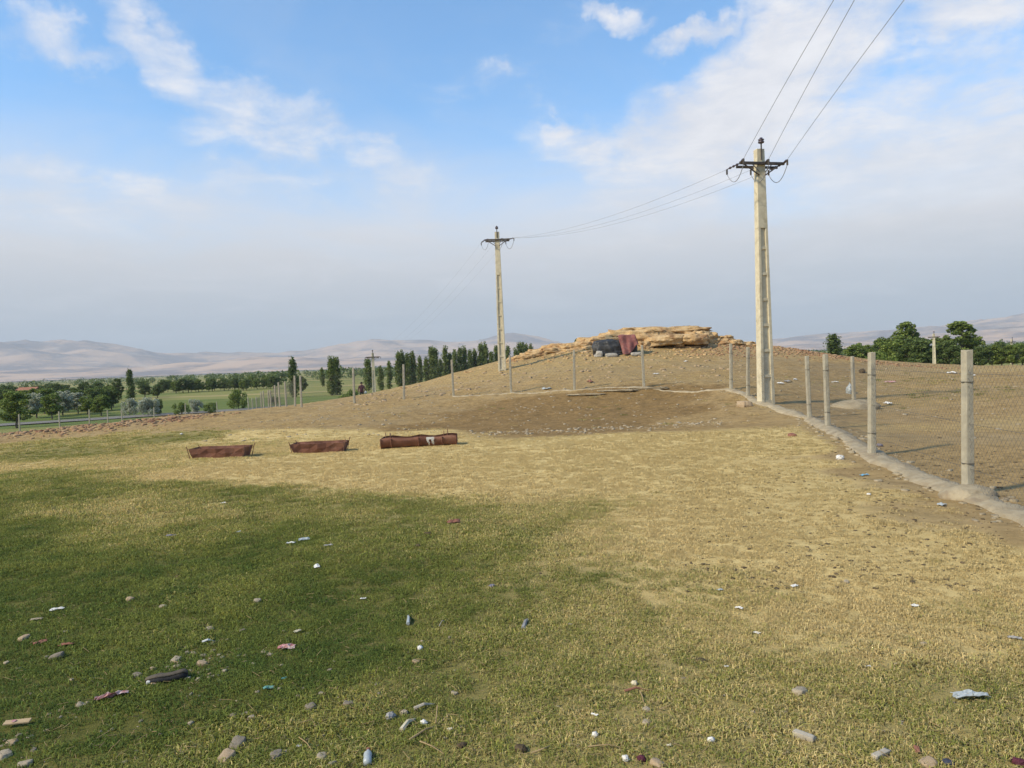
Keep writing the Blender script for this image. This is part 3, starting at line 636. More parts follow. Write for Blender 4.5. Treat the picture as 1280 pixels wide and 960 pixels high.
# ------------------------------------------------------------------ rocks
def cube_sphere(n):
    V, Fq = [], []; g = np.linspace(-1, 1, n + 1)
    for ax in range(3):
        for s in (-1, 1):
            b = len(V)
            for i in g:
                for j in g:
                    p = [0, 0, 0]; p[ax] = s; p[(ax + 1) % 3] = i; p[(ax + 2) % 3] = j; V.append(p)
            for i in range(n):
                for j in range(n):
                    a = b + i * (n + 1) + j; q = (a, a + n + 1, a + n + 2, a + 1); Fq.append(q if s > 0 else q[::-1])
    V = np.array(V, float); key = {}; rem = np.zeros(len(V), int); U = []
    for i, p in enumerate(np.round(V, 5)):
        k = tuple(p)
        if k not in key: key[k] = len(U); U.append(V[i])
        rem[i] = key[k]
    return np.array(U), rem[np.array(Fq)]
CS = {n: cube_sphere(n) for n in (3, 10, 18, 26)}
def rock_verts(n, dims, seed, blocky=.55, amp=.18, strata=.0, freq=1.6):
    U, Fq = CS[n]; L = np.linalg.norm(U, axis=1)[:, None]; V = U * blocky + U / L * (1 - blocky)
    q = V * freq + seed * 3.7
    V = V * (1 + amp * fbm(q[:, 0], q[:, 1], q[:, 2], 4, seed)[:, None])
    V = V * np.array(dims)
    if strata:
        zz = V[:, 2] + .12 * fbm(V[:, 0] * .7, V[:, 1] * .7, None, 3, seed + 3)
        lay = vnoise(zz * 5.5, zz * 0 + seed, None, seed + 8) + .6 * vnoise(zz * 13, zz * 0, None, seed + 9)
        jn = np.abs(fbm(V[:, 0] * 1.1, zz * .6, V[:, 1] * 1.1, 3, seed + 5)); crack = -np.exp(-(jn / .05) ** 2)
        k = 1 + strata * (.20 * lay + .30 * crack) / np.maximum(1, np.linalg.norm(V[:, :2], axis=1))
        V[:, 0] *= k; V[:, 1] *= k; V += strata * .35 * np.stack([fbm(V[:, 1] * 1.3, V[:, 2] * 2.0, V[:, 0] * 1.3, 4, seed + o_) for o_ in (31, 32, 33)], -1)
    return V, Fq
def rock(name, dims, seed, n=10, mat='palestone', parent=None, loc=(0, 0, 0), rot=(0, 0, 0), **kw):
    return link(name, np_mesh(name, *rock_verts(n, dims, seed, **kw)), M[mat], parent, loc, rot, smooth=True)

orig = gpt(830, 440, 44.5); oc = empty('rock_outcrop', orig)
def slab(u, v, Y, w, h, d, seed, rz=0, tilt=0, n=18, amp=.40, blocky=.38, freq=2.3):
    p = at_depth(u, v, Y) - orig
    rock('rock_slab', (w / 2, d / 2, h / 2), seed, n, 'rock', oc, p, (tilt, random.uniform(-.06, .06), rz), blocky=blocky, amp=amp, strata=.07, freq=freq)
for a in ((829, 426, 45.4, 2.6, .72, 2.4, 41, .05, .0, 26, .2), (864, 424.5, 45.3, 1.9, .75, 2.2, 42, .1, .0, 26, .2), (848, 432, 45.2, .7, .7, 1.0, 43, .1, .0), (836, 425, 47.6, 4.8, 1.6, 3.2, 1, .05, 0, 26), (793, 426, 46.8, 3.6, 1.5, 3.2, 2, -.1, .05, 26), (757, 430, 46.8, 3.0, 1.3, 2.8, 3, .15, 0, 26), (868, 426, 46.4, 1.8, 1.3, 2.4, 4, .3, 0, 26),
          (845, 415, 47.8, 4.2, .72, 3.0, 5, .04, .03, 26), (805, 416.5, 48.0, 3.4, .75, 2.6, 6, -.06, .04, 26), (852, 411.5, 48.0, 1.9, .4, 2.2, 7, .1, .0), (772, 421, 48.2, 2.6, .75, 2.4, 8, .1, .04),
          (727, 436, 46.4, 2.4, .9, 2.2, 9, .2, 0, 26), (742, 428, 47.6, 2.2, .65, 2.2, 10, .1, .1), (704, 437, 46.4, 2.3, .8, 2.0, 11, -.1, 0), (716, 434, 47.4, 1.9, .5, 1.8, 12, .2, .1),
          (684, 441, 46.4, 2.0, .6, 1.6, 13, 0, 0), (668, 445, 46.6, 1.8, .5, 1.6, 14, .1, .1), (650, 450.5, 46, 1.6, .42, 1.4, 15, 0, 0), (634, 456, 45.6, 1.3, .35, 1.2, 16, .1, 0),
          (882, 422, 47, 1.3, .8, 1.6, 17, .2, 0), (892, 429, 46.4, 1.2, .6, 1.4, 18, .3, .0), (806, 433, 44.8, 1.0, .6, 1.0, 19, .2, 0), (818, 438, 44.6, .9, .25, .7, 20, .1, 0), (862, 435.5, 45.0, 1.2, .3, .8, 21, 0, 0), (888, 434, 45.4, .9, .45, .9, 22, .2, 0),
          (814, 420, 46.6, 2.2, .9, 2.4, 23, .1, 0), (700, 444, 45.0, 1.2, .4, 1.0, 24, .2, 0), (730, 442, 44.6, 1.1, .35, .9, 25, .2, 0), (716, 440, 45.2, 1.3, .4, 1.0, 26, .2, 0), (908, 423, 47, .9, .4, .8, 27, 0, 0), (692, 436, 47, 1.7, .5, 1.4, 28, 0, .1),
          (590, 465.5, 44.8, 1.0, .22, .8, 29, 0, 0), (612, 461.5, 45, 1.2, .25, .8, 30, 0, 0), (510, 485, 43.6, .9, .18, .7, 31, 0, 0), (573, 470.5, 44.5, .8, .16, .6, 32, 0, 0)):
    slab(*a)
for a in ((905, 429.5, 46.2, 1.4, .6, 1.2, 51, .2, 0), (918, 429, 46.0, 1.1, .45, 1.0, 52, .4, 0), (932, 431, 46.2, 1.2, .4, 1.0, 53, .1, 0), (898, 426, 47.4, 1.3, .45, 1.2, 54, .1, 0), (946, 433, 46.0, .9, .3, .8, 55, .2, 0), (742, 437, 45.4, 1.6, .5, 1.2, 56, .2, 0), (690, 440, 45.6, 1.7, .5, 1.3, 57, .1, 0), (672, 443, 45.4, 1.6, .45, 1.2, 58, .0, 0), (655, 448, 45.2, 1.4, .4, 1.1, 59, .1, 0), (720, 437, 46.0, 1.9, .7, 1.5, 60, .1, 0), (700, 436, 47.2, 2.0, .5, 1.6, 61, .1, 0), (678, 441, 46.8, 1.9, .5, 1.5, 62, 0, 0), (640, 452, 45.4, 1.2, .35, 1.0, 63, 0, 0), (775, 434, 45.8, 2.0, 1.0, 1.6, 64, 0, 0), (800, 436, 45.2, 1.4, .5, 1.2, 65, 0, 0)):
    slab(*a)
tag(oc, 'tan layered rock outcrop crowning the hill with dark hollows beneath', 'rock')

# loose rubble: too many to count
def rubble(name, spots, mat, label, cat, seed):
    rg = np.random.default_rng(seed); U, Fq = CS[3]; fv, ff, b = [], [], 0
    shapes = [rock_verts(3, (1, .75, .55), 60 + k, .5, .35)[0] for k in range(5)]
    S = np.array([s[2] for s in spots]); z = H(np.array([s[0] for s in spots]), np.array([s[1] for s in spots]))
    for (x, y, s), zz in zip(spots, z):
        V = shapes[rg.integers(5)] * s * rg.uniform(.7, 1.3, 3); a = rg.uniform(0, 6.28); c, sn = math.cos(a), math.sin(a)
        V = np.stack([V[:, 0] * c - V[:, 1] * sn + x, V[:, 0] * sn + V[:, 1] * c + y, V[:, 2] * .8 + zz + s * .02], -1)
        fv.append(V); ff.append(Fq + b); b += len(V)
    return tag(link(name, np_mesh(name, np.concatenate(fv), np.concatenate(ff)), M[mat]), label, cat, kind='stuff')
def scatter(poly, n, smin, smax, spread, rg):
    """spots along a line of (u, v, metres away)"""
    out = []; P3 = [gpt(*p) for p in poly]
    for _ in range(n):
        k = rg.integers(len(P3) - 1); t = rg.random(); p = P3[k].lerp(P3[k + 1], t); s = smin + (smax - smin) * rg.random() ** 3
        out.append((p.x + rg.normal(0, spread), p.y + rg.normal(0, spread * 1.3), s))
    return out
rg = np.random.default_rng(77)
rubble('stone_rubble', scatter([(-60, 548, 30.2), (60, 540, 30.2), (130, 533, 30.2), (200, 526, 30.6), (262, 519, 31.2)], 1700, .015, .11, .65, rg), 'rubble', 'reddish stone rubble along the far left edge of the turf', 'rubble', 1)
rubble('stone_rubble', scatter([(880, 440, 43.5), (920, 440, 43), (960, 440, 44), (1000, 443, 44.5), (1050, 448, 44), (1100, 454, 43), (1160, 459, 41)], 2600, .015, .10, 1.0, rg) + scatter([(880, 434, 45), (960, 434, 46.5), (1050, 447, 45)], 600, .03, .15, .5, rg), 'rubble', 'red brown rubble spread along the ridge right of the rocks', 'rubble', 2)
rubble('stone_rubble', scatter([(640, 452, 45), (700, 446, 44), (760, 446, 42.5), (850, 442, 43), (880, 440, 43)], 600, .02, .13, .8, rg), 'rock', 'tan stones fallen below the rock outcrop', 'rubble', 3)
rubble('stone_scatter', scatter([(600, 537, 18.6), (700, 538, 18.3), (800, 534, 18.4), (900, 528, 19)], 420, .012, .055, .35, rg), 'palestone', 'line of pale stones along the foot of the dark soil bank', 'stones', 4)
rubble('stone_scatter', [(float(rg.uniform(-9, 7)), float(rg.uniform(19, 31)), .012 + .045 * float(rg.random()) ** 3) for _ in range(900)], 'palestone', 'small pale stones strewn over the bare soil bank', 'stones', 5)
rubble('stone_scatter', [(float(rg.uniform(-9, 12)), float(rg.uniform(31, 45)), .02 + .11 * float(rg.random()) ** 4) for _ in range(1100)], 'tanstone', 'stones strewn over the slope behind the back fence', 'stones', 6)
rubble('stone_scatter', [(float(rg.uniform(8, 26)), float(rg.uniform(9, 40)), .012 + .06 * float(rg.random()) ** 4) for _ in range(900)], 'palestone', 'stones and scraps strewn over the ground right of the fence', 'stones', 7)

# ------------------------------------------------------------------ fences
def post_mesh(h, w, seed):
    rg = np.random.default_rng(seed); mb = MB(); n = 6
    vs = []; hw = w / 2
    for i in range(n + 1):
        z = -.25 + (h + .25) * i / n; k = hw * (1 - .08 * i / n); c = k * .25
        ring = [(-k + c, -k), (k - c, -k), (k, -k + c), (k, k - c), (k - c, k), (-k + c, k), (-k, k - c), (-k, -k + c)]
        for x, y in ring: vs.append((x + rg.normal(0, .002), y + rg.normal(0, .002), z + (rg.normal(0, .008) if i == n else 0)))
    fs = [(i * 8 + k, i * 8 + (k + 1) % 8, (i + 1) * 8 + (k + 1) % 8, (i + 1) * 8 + k) for i in range(n) for k in range(8)] + [tuple(n * 8 + k for k in range(8))]
    me = mb.add(vs, fs).mesh('post'); me.materials.append(M['post']); return me
POSTS = [post_mesh(1.62, .100, k) for k in range(4)]
TIE = MB().lathe([(.0, -.003), (.066, -.0025), (.066, .0025), (.0, .003)], 8).mesh('wire_tie'); TIE.materials.append(M['steel'])
def tri_wires(segs, r):
    V, Fq = [], []
    for a, b in segs:
        a, b = Vector(a), Vector(b); t = (b - a).normalized(); s = t.cross(Vector((.3, .5, .81))).normalized(); q = t.cross(s); i = len(V)
        for p in (a, b):
            for k in range(3): V.append(p + (s * math.cos(2.094 * k) + q * math.sin(2.094 * k)) * r)
        for k in range(3): Fq.append((i + k, i + (k + 1) % 3, i + 3 + (k + 1) % 3, i + 3 + k))
    return np_mesh('wire', np.array([tuple(v) for v in V]), Fq)
def net_panel(a, b, ht, sp):
    a, b = Vector(a), Vector(b); L = (b - a).xy.length; segs = []
    def pt(x, z): p = a.lerp(b, x / L); return Vector((p.x, p.y, p.z + .06 + z + .012 * math.sin(x * 5 + z * 4)))
    x = -ht
    while x < L:
        for sgn in (1, -1):
            x0, x1, z0, z1 = x, x + ht, 0.0, ht
            if x0 < 0: z0 = -x0; x0 = 0
            if x1 > L: z1 = ht - (x1 - L); x1 = L
            if x1 > x0 + .01: segs.append((pt(x0, z0 if sgn > 0 else ht - z0), pt(x1, z1 if sgn > 0 else ht - z1)))
        x += sp
    return segs
def fence(name, spots, label, netsp, netr, ties=False, strands=(.3, .8, 1.35)):
    o = empty(name, spots[0][0])
    org = spots[0][0]; tops = []
    for i, (p, h, lean) in enumerate(spots):
        q = link('post', POSTS[i % 4], None, o, p - org, (lean[1], lean[0], random.uniform(-.08, .08)), (1, 1, h / 1.62)); tops.append((p - org, h))
        if ties:
            for z in (.36, 1.27): link('wire_tie', TIE, None, q, (0, 0, z))
    for i in range(len(spots) - 1):
        (a, ha), (b, hb) = tops[i], tops[i + 1]
        side = Vector((0, -.07, 0))
        if netsp: tag(link('netting', tri_wires(net_panel(a + side, b + side, min(ha, hb) - .22, netsp), netr), M['galv'], o), kind='stuff')
        for z in strands:
            link('wire_strand', tri_wires([(a + side + Vector((0, 0, z)), b + side + Vector((0, 0, z)))], max(netr, .0022)), M['galv'], o)
    return tag(o, label, 'fence')
def sp_(u, v, Y, px):           # a post seen from foot pixel (u,v), px tall
    p = gpt(u, v, Y); return (p, px * Y / F, (random.uniform(-.028, .028), random.uniform(-.02, .02)))
fr = [sp_(1420, 735, 5.2, 280), sp_(1210, 622, 7.96, 182), sp_(1090, 570, 11.16, 130), sp_(1035, 535, 15.65, 93), sp_(1012, 523, 18.5, 78), sp_(935, 496, 23.6, 61), sp_(914, 488, 24.8, 58)]
fence('wire_fence', fr, 'concrete post and wire fence running from the right edge up to the corner', .085, .0011, True)
FR = [f[0] for f in fr]
fb = [sp_(u, v, Y, px) for u, v, Y, px in ((914, 488, 25.3, 57), (805, 484, 27.7, 52), (718, 488, 28.8, 50), (639, 492, 30.6, 47), (567, 496, 31.5, 46), (505, 499, 32.7, 44), (443, 505, 33.4, 44), (377, 510, 36, 40))][1:]
fence('wire_fence', fb, 'concrete post and wire fence crossing the slope below the rocks', .16, .0016)
fl = [sp_(u, v, Y, px) for u, v, Y, px in ((369, 509, 38, 38), (358, 509, 44, 32), (350, 509, 47, 31), (345, 509, 51, 28), (339, 511, 57, 24), (336, 511, 59, 24), (330, 512, 62, 23), (327, 512, 64, 23), (321, 513, 70, 19), (316, 514, 74, 18), (311, 515, 78, 18))]
fence('wire_fence', fl, 'close row of white posts receding down the slope at left', .25, .0022)
fs_ = [sp_(u, v, Y, px) for u, v, Y, px in ((272, 519, 82, 16.5), (232, 522, 78, 18), (193, 527, 74, 18), (153, 529, 72, 18), (135, 530, 70, 18), (112, 532, 67, 20), (75, 536, 62, 22), (25, 541, 58, 23), (-30, 546, 55, 24))]
fence('wire_fence', fs_, 'low white post fence beside the grey road at far left', .3, .0022)
# low mortar footing under the fences
def footing(path, w, h, seed, lift=None):
    n = len(path) - 1; V, prev = [], None; K = 11; samples = []
    for i in range(n):
        a, b = path[i], path[i + 1]; m = max(3, int((b - a).xy.length / .09))
        samples += [(a.lerp(b, j / m), (b - a)) for j in range(m)]
    samples.append((path[-1], path[-1] - path[-2]))
    xs_ = np.array([s[0].x for s in samples]); ys_ = np.array([s[0].y for s in samples]); hz_ = H(xs_, ys_)
    org = Vector((xs_[0], ys_[0], hz_[0]))
    nz = fbm(xs_ * 1.3, ys_ * 1.3, None, 4, seed); n2 = fbm(xs_ * 5, ys_ * 5, None, 3, seed + 2)
    sd = np.array([tuple(t.xy.to_3d().normalized().cross(Vector((0, 0, 1))))[:2] for _, t in samples])
    f = np.linspace(-1, 1, K)[None, :]; ww = (w * (1 + .45 * nz))[:, None]; off = f * ww / 2 + .05 * n2[:, None]
    ex, ey = xs_[:, None] + sd[:, :1] * off, ys_[:, None] + sd[:, 1:] * off
    ez = hz_[:, None] + (h * (1 + .6 * nz))[:, None] * (1 - np.abs(f) ** 2) - .06 * (np.abs(f) == 1)
    ez = ez + (.06 * h / .085) * (1 - np.abs(f)) * fbm(ex * 3.1, ey * 3.1, None, 4, seed + 7) + .03 * (h / .085) * fbm(ex * 11, ey * 11, None, 3, seed + 9)
    V = np.stack([ex - org.x, ey - org.y, ez - org.z], -1).reshape(-1, 3)
    Fq = [(i * K + k, i * K + k + 1, (i + 1) * K + k + 1, (i + 1) * K + k) for i in range(len(samples) - 1) for k in range(K - 1)]
    return np_mesh('footing', V, Fq), org
for path, w, h, sd, lab in ((FR, .46, .055, 3, 'rough mortar footing strip running under the right hand fence'), ([f[0] for f in [fr[-1]] + fb[:4]], .26, .028, 4, 'low cracked footing ledge under the fence below the rocks')):
    me, org = footing(path, w, h, sd); tag(link('fence_footing', me, M['mortar'], None, org, ), lab, 'footing')
rubble('mortar_crumbs', [(p.x + float(rg.normal(0, .22)), p.y + float(rg.normal(0, .25)), .010 + .05 * float(rg.random()) ** 3) for k in range(900) for p in [FR[k % 6].lerp(FR[k % 6 + 1], float(rg.random()))]], 'mortar', 'broken mortar crumbs lying along the right hand footing', 'crumbs', 8)
# undercut ledge with a dark crack below it
for u0, u1, v in ((712, 752, 489.5), (752, 792, 488.6), (790, 832, 488)):
    a, b = gpt(u0, v, 27.6), gpt(u1, v, 27.2); L = (b - a).length
    tag(rock('concrete_ledge', (L / 2 * 1.15, .15, .032), u0, 18, 'mortar', None, (a + b) / 2 + Vector((0, 0, .03)), (0, .0, math.atan2(b.y - a.y, b.x - a.x)), blocky=.6, amp=.35, freq=2.6), {712: 'left broken concrete slab over the dark crack below the back fence', 752: 'middle broken concrete slab over the dark crack below the back fence', 790: 'right broken concrete slab over the dark crack below the back fence'}[u0], 'slab')
# heap at the foot of the near post and of the lone post
p = gpt(1210, 628, 7.85); tag(rock('mortar_heap', (.34, .24, .13), 5, 10, 'mortar', None, p, (0, 0, .5), blocky=.1, amp=.2), 'lump of mortar around the nearest fence post foot', 'mortar')
lp = sp_(1068, 512, 22.3, 65); o = empty('lone_post', lp[0]); link('post', POSTS[2], None, o, (0, 0, 0), (.0, -.02, .2), (1, 1, lp[1] / 1.62)); tag(o, 'lone concrete post on a small earth heap beyond the right fence', 'post')
tag(rock('earth_heap', (.75, .5, .27), 8, 10, 'mortar', None, lp[0], blocky=0, amp=.15), 'small conical earth heap at the foot of the lone post', 'heap')

# ------------------------------------------------------------------ power poles
def strain(mb_, a, b, r=.04):
    a, b = Vector(a), Vector(b); d = b - a; path, rs = [], []
    for i in range(9):
        path.append(a + d * (i / 8)); rs.append(r if 2 <= i <= 6 and i % 2 == 0 else r * .35)
    mb_.tube(path, rs, 8)
def power_pole(h, loc, rz, label, arms, steps=True, group=None):
    """arms: list of (side x, end offset of the strain insulator)"""
    o = empty('power_pole', loc, rz); w0, w1, s0, s1 = .47, .26, .29, .20; zt = h * .69
    def w_at(z): return w0 + (w1 - w0) * z / h
    def s_at(z): return s0 + (s1 - s0) * z / h
    mb = MB(); fl_ = .11
    for sg in (-1, 1):
        a, b = w_at(0) / 2, w_at(zt) / 2
        xs0 = sorted((sg * a, sg * (a - fl_))); xs1 = sorted((sg * b, sg * (b - fl_ * .8)))
        mb.frus((xs0[0], xs0[1], -s_at(0) / 2, s_at(0) / 2), -.4, (xs1[0], xs1[1], -s_at(zt) / 2, s_at(zt) / 2), zt)
    mb.frus((-w_at(0) / 2 + fl_ - .004, w_at(0) / 2 - fl_ + .004, -.085, .085), -.4, (-w_at(zt) / 2 + fl_ * .8 - .004, w_at(zt) / 2 - fl_ * .8 + .004, -.065, .065), zt)
    mb.frus((-w_at(zt) / 2, w_at(zt) / 2, -s_at(zt) / 2, s_at(zt) / 2), zt, (-w1 / 2, w1 / 2, -s1 / 2, s1 / 2), h)
    sh = mb.build('shaft', M['concrete'], o)
    bv = sh.modifiers.new('bevel', 'BEVEL'); bv.width = .012; bv.segments = 2; bv.limit_method = 'ANGLE'
    z = .02
    while z < zt - .3:
        for sg in (-1, 1):
            W = w_at(z) / 2 - fl_ * (1 - .2 * z / zt) + .002; D = s_at(z) / 2 - .015
            y0, y1 = sorted((sg * .055, sg * D)); MB().frus((-W, W, y0, y1), z, (-W, W, y0, y1), z + .09).build('step_rib', M['concrete'], o)
        z += .79
    MB().box(-.75, .75, -s1 / 2 - .08, -s1 / 2 - .01, h - .50, h - .42).build('crossarm', M['steel'], o)
    MB().box(-.70, .70, s1 / 2 + .01, s1 / 2 + .07, h - .54, h - .47).build('crossarm', M['steel'], o)
    for sg in (-1, 1):
        MB().tube([(sg * .60, -s1 / 2 - .05, h - .50), (sg * .10, -s1 / 2 - .05, h - .82)], .022, 6).build('brace', M['steel'], o)
        MB().tube([(sg * .32, -s1 / 2 - .06, h - .50), (sg * .10, -s1 / 2 - .06, h - .72)], .016, 6).build('brace', M['galv'], o)
    MB().tube([(0, -s1 / 2 - .03, h - .35), (0, -s1 / 2 - .03, h + .16)], .022, 8).build('insulator_pin', M['steel'], o)
    mb = MB().lathe([(.03, .14), (.085, .16), (.095, .20), (.05, .215), (.085, .235), (.09, .27), (.045, .285), (.05, .31), (.02, .33)], 14); mb.v = [(x, y - s1 / 2 - .03, z + h) for x, y, z in mb.v]; mb.build('pin_insulator', M['porcelain'], o, smooth=True)
    ends = {}
    for key, a, b in arms:
        mb = MB(); strain(mb, a, b); mb.build('strain_insulator', M['porcelain'], o, smooth=True); ends[key] = o.matrix_basis @ Vector(b)
        MB().tube([b, (b[0], b[1], b[2] - .16)], .028, 6).build('clamp', M['steel'], o)
    return tag(o, label, 'power pole', group), ends
def arc(a, b, sag, n=14):
    a, b = Vector(a), Vector(b); return [a.lerp(b, i / n) - Vector((0, 0, sag * 4 * (i / n) * (1 - i / n))) for i in range(n + 1)]
np_loc = gpt(957.5, 502, 22.4); fp_loc = gpt(628, 464, 42.0); tp_loc = gpt(468, 492, 80)
HN = (at_depth(947, 187, 22.4) - np_loc).z; HF = (at_depth(621.5, 290, 42) - fp_loc).z; HT = (at_depth(467, 441, 80) - tp_loc).z
d12 = (fp_loc - np_loc).xy.to_3d().normalized(); d23 = (tp_loc - fp_loc).xy.to_3d().normalized(); bk = at_depth(1060, 0, 13.2).xy.to_3d() - np_loc.xy.to_3d(); d0 = bk.normalized()
def loc_dir(d, rz): return Matrix.Rotation(-rz, 3, 'Z') @ d
def arm_list(h, rz, dA, dB):
    A, B = loc_dir(dA, rz) * .62, loc_dir(dB, rz) * .62; out = []
    for k, x in (('l', -.72), ('m', .10), ('r', .72)):
        y0 = -.14 if k != 'm' else -.14
        for tg, D in (('in', A), ('out', B)):
            a = Vector((x, y0, h - .46)); b = a + D + Vector((0, 0, -.04)); out.append((k + tg, tuple(a), tuple(b)))
    return out
rzN, rzF, rzT = R(12), R(-2), R(10)
near_pole, eN = power_pole(HN, np_loc, rzN, 'near concrete power pole standing beside the right hand fence', arm_list(HN, rzN, d0, d12))
far_pole, eF = power_pole(HF, fp_loc, rzF, 'concrete power pole on the slope left of the rocks', arm_list(HF, rzF, -d12, d23))
third_pole, eT = power_pole(HT, tp_loc, rzT, 'faraway power pole next to the person below the slope', arm_list(HT, rzT, -d23, d23))
far_r = gpt(1168, 461, 100); HR = (at_depth(1167, 417, 100) - far_r).z
power_pole(HR, far_r, R(-20), 'small power pole in front of the trees at right', [])
far_q = gpt(1265, 450, 130); power_pole((at_depth(1265, 424, 130) - far_q).z, far_q, R(10), 'tiny distant pole above the field at far right', [])
for k, nm_ in (('l', 'left'), ('m', 'middle'), ('r', 'right')):
    for e, p_ in ((eN, near_pole), (eF, far_pole)):
        mb = MB().tube(arc(e[k + 'in'] - Vector((0, 0, .14)), e[k + 'out'] - Vector((0, 0, .14)), .38), .011, 5); org = e[k + 'in']
        mb.v = [tuple(p_.matrix_basis.inverted() @ Vector(v)) for v in mb.v]; mb.build('jumper_loop', M['cable'], p_)
    a = eN[k + 'in']; tgt = {'l': (1042, 0), 'm': (1068, 0), 'r': (1130, 0)}[k]
    q = at_depth(*tgt, 13.2); dd = (q - a);
    pth = []
    for i in range(41):
        t = i / 40; xy = a.lerp(a + dd * 4.6, t); s = t * 4.6; z = a.z + (q.z - a.z) * (s * (4.6 - s) / 3.6)
        pth.append(Vector((xy.x, xy.y, z)))
    tag(MB().tube([p - a for p in pth], .0058, 5).build('power_cable', M['cable'], None, loc=a), nm_ + ' cable rising from the near pole to the top edge', 'cable')
    for A_, B_, lab, sag, rc in ((eN[k + 'out'], eF[k + 'in'], nm_ + ' cable strung between the near pole and the hillside pole', .55, .0045), (eF[k + 'out'], eT[k + 'in'], nm_ + ' faint cable from the hillside pole down to the faraway pole', .9, .0025)):
        pth = arc(A_, B_, sag, 24); tag(MB().tube([p - A_ for p in pth], rc, 5).build('power_cable', M['cable'], None, loc=A_), lab, 'cable')

# ------------------------------------------------------------------ feed troughs
def box_trough(u, v, L, D, h, rz, label, dent):
    p = hit(u, v); o = empty('feed_trough', p, rz); t = .012; fl_ = .05
    def pan(nm_, vs, off):
        a = [Vector(x) for x in vs]; n = (a[1] - a[0]).cross(a[3] - a[0]).normalized() * t
        g = []; N = 6
        for s in (0, 1):
            for i in range(N + 1):
                for j in range(3):
                    x = a[0].lerp(a[1], i / N).lerp(a[3].lerp(a[2], i / N), j / 2); x = x + n * s + n.normalized() * .022 * math.sin(i * 1.7 + dent + j) * (j > 0)
                    g.append(x)
        q = (N + 1) * 3; fs = []
        for i in range(N):
            for j in range(2):
                b = i * 3 + j; fs += [(b, b + 3, b + 4, b + 1), (q + b, q + b + 1, q + b + 4, q + b + 3)]
            fs += [(i * 3 + 2, i * 3 + 5, q + i * 3 + 5, q + i * 3 + 2), (i * 3, q + i * 3, q + i * 3 + 3, i * 3 + 3)]
        fs += [(0, 1, q + 1, q), (1, 2, q + 2, q + 1), (N * 3, q + N * 3, q + N * 3 + 1, N * 3 + 1), (N * 3 + 1, q + N * 3 + 1, q + N * 3 + 2, N * 3 + 2)]
        MB().add(g, fs).build(nm_, M['rust'], o)
    l, d, lt, dt = L / 2 - fl_, D / 2 - fl_, L / 2, D / 2
    pan('side_panel', [(-l, -d, 0), (l, -d, 0), (lt, -dt, h), (-lt, -dt, h)], 0); pan('side_panel', [(l, d, 0), (-l, d, 0), (-lt, dt, h), (lt, dt, h)], 0)
    pan('end_panel', [(l + .003, -d, 0), (l + .003, d, 0), (lt + .003, dt, h), (lt + .003, -dt, h)], 0); pan('end_panel', [(-l - .003, d, 0), (-l - .003, -d, 0), (-lt - .003, -dt, h), (-lt - .003, dt, h)], 0)
    MB().box(-l, l, -d, d, .015, .03).build('floor_panel', M['rust'], o)
    for sx in (-1, 1):
        for sy in (-1, 1):
            MB().tube([(sx * (lt - .02), sy * (dt + .015), -.02), (sx * (lt + .02), sy * (dt + .02), h * .9), (sx * (lt + .035 + .02 * random.random()), sy * (dt + .03), h + random.uniform(.02, .07))], .008, 6).build('corner_rod', M['rust'], o)
    return tag(o, label, 'trough')
box_trough(277, 571, 1.10, .46, .20, R(-3), 'left rusty sheet metal feed trough with corner rods on the grass', 0.4)
box_trough(400.5, 565, 1.08, .46, .21, R(2), 'middle rusty sheet metal feed trough on the straw coloured grass', 1.9)
pa, pb = hit(478, 560), hit(571, 555.5); c = (pa + pb) / 2; L = (pb - pa).length; o = empty('feed_trough', c, math.atan2(pb.y - pa.y, pb.x - pa.x))
rd = .25
for k in (0, 1):
    vs, fs = [], []; N, Mx = 12, 8; x0 = -L / 2 + k * L / 2 + .004; x1 = x0 + L / 2 - .008
    for s in (0, .010):
        for i in range(Mx + 1):
            for j in range(N + 1):
                an = math.pi * j / N; rr_ = (rd - s) * (1 + .03 * math.sin(i * 1.3 + j * .8 + k)) * (1.03 if i in (0, Mx) else 1)
                vs.append((x0 + (x1 - x0) * i / Mx, -math.cos(an) * rr_, rd * .86 - math.sin(an) * rr_ + .02 * math.sin(i * .9 + k * 2) * (j in (0, N))))
    q = (Mx + 1) * (N + 1)
    for i in range(Mx):
        for j in range(N):
            b = i * (N + 1) + j; fs += [(b, b + 1, b + N + 2, b + N + 1), (q + b, q + b + N + 1, q + b + N + 2, q + b + 1)]
        for j in (0, N):
            b = i * (N + 1) + j; fs.append((b, b + N + 1, q + b + N + 1, q + b))
    MB().add(vs, fs).build('half_drum', M['rust'], o, smooth=True)
for x in (-L / 2, -L / 2 + .22, 0, L / 2 - .30, L / 2):
    pth = [(x, -math.cos(math.pi * j / 10) * (rd * 1.05), rd * .86 - math.sin(math.pi * j / 10) * (rd * 1.05)) for j in range(11)]
    MB().tube(pth, .014, 6).build('hoop', M['rust'], o)
for x in (-L / 2 + .01, L / 2 - .01):
    MB().add([(x + sx * .006, -math.cos(math.pi * j / 10) * rd, rd * .86 - math.sin(math.pi * j / 10) * rd) for sx in (-1, 1) for j in range(11)], [tuple(range(11)), tuple(reversed(range(11, 22)))] + [(j, j + 1, 12 + j, 11 + j) for j in range(10)]).build('end_plate', M['rust'], o)
for x in (-L / 2 + .05, -L / 2 + .15, L / 2 - .28, L / 2 - .20):
    MB().tube([(x, rd * .8, .05), (x, rd * .95, rd + random.uniform(.03, .08))], .009, 6).build('corner_rod', M['rust'], o)
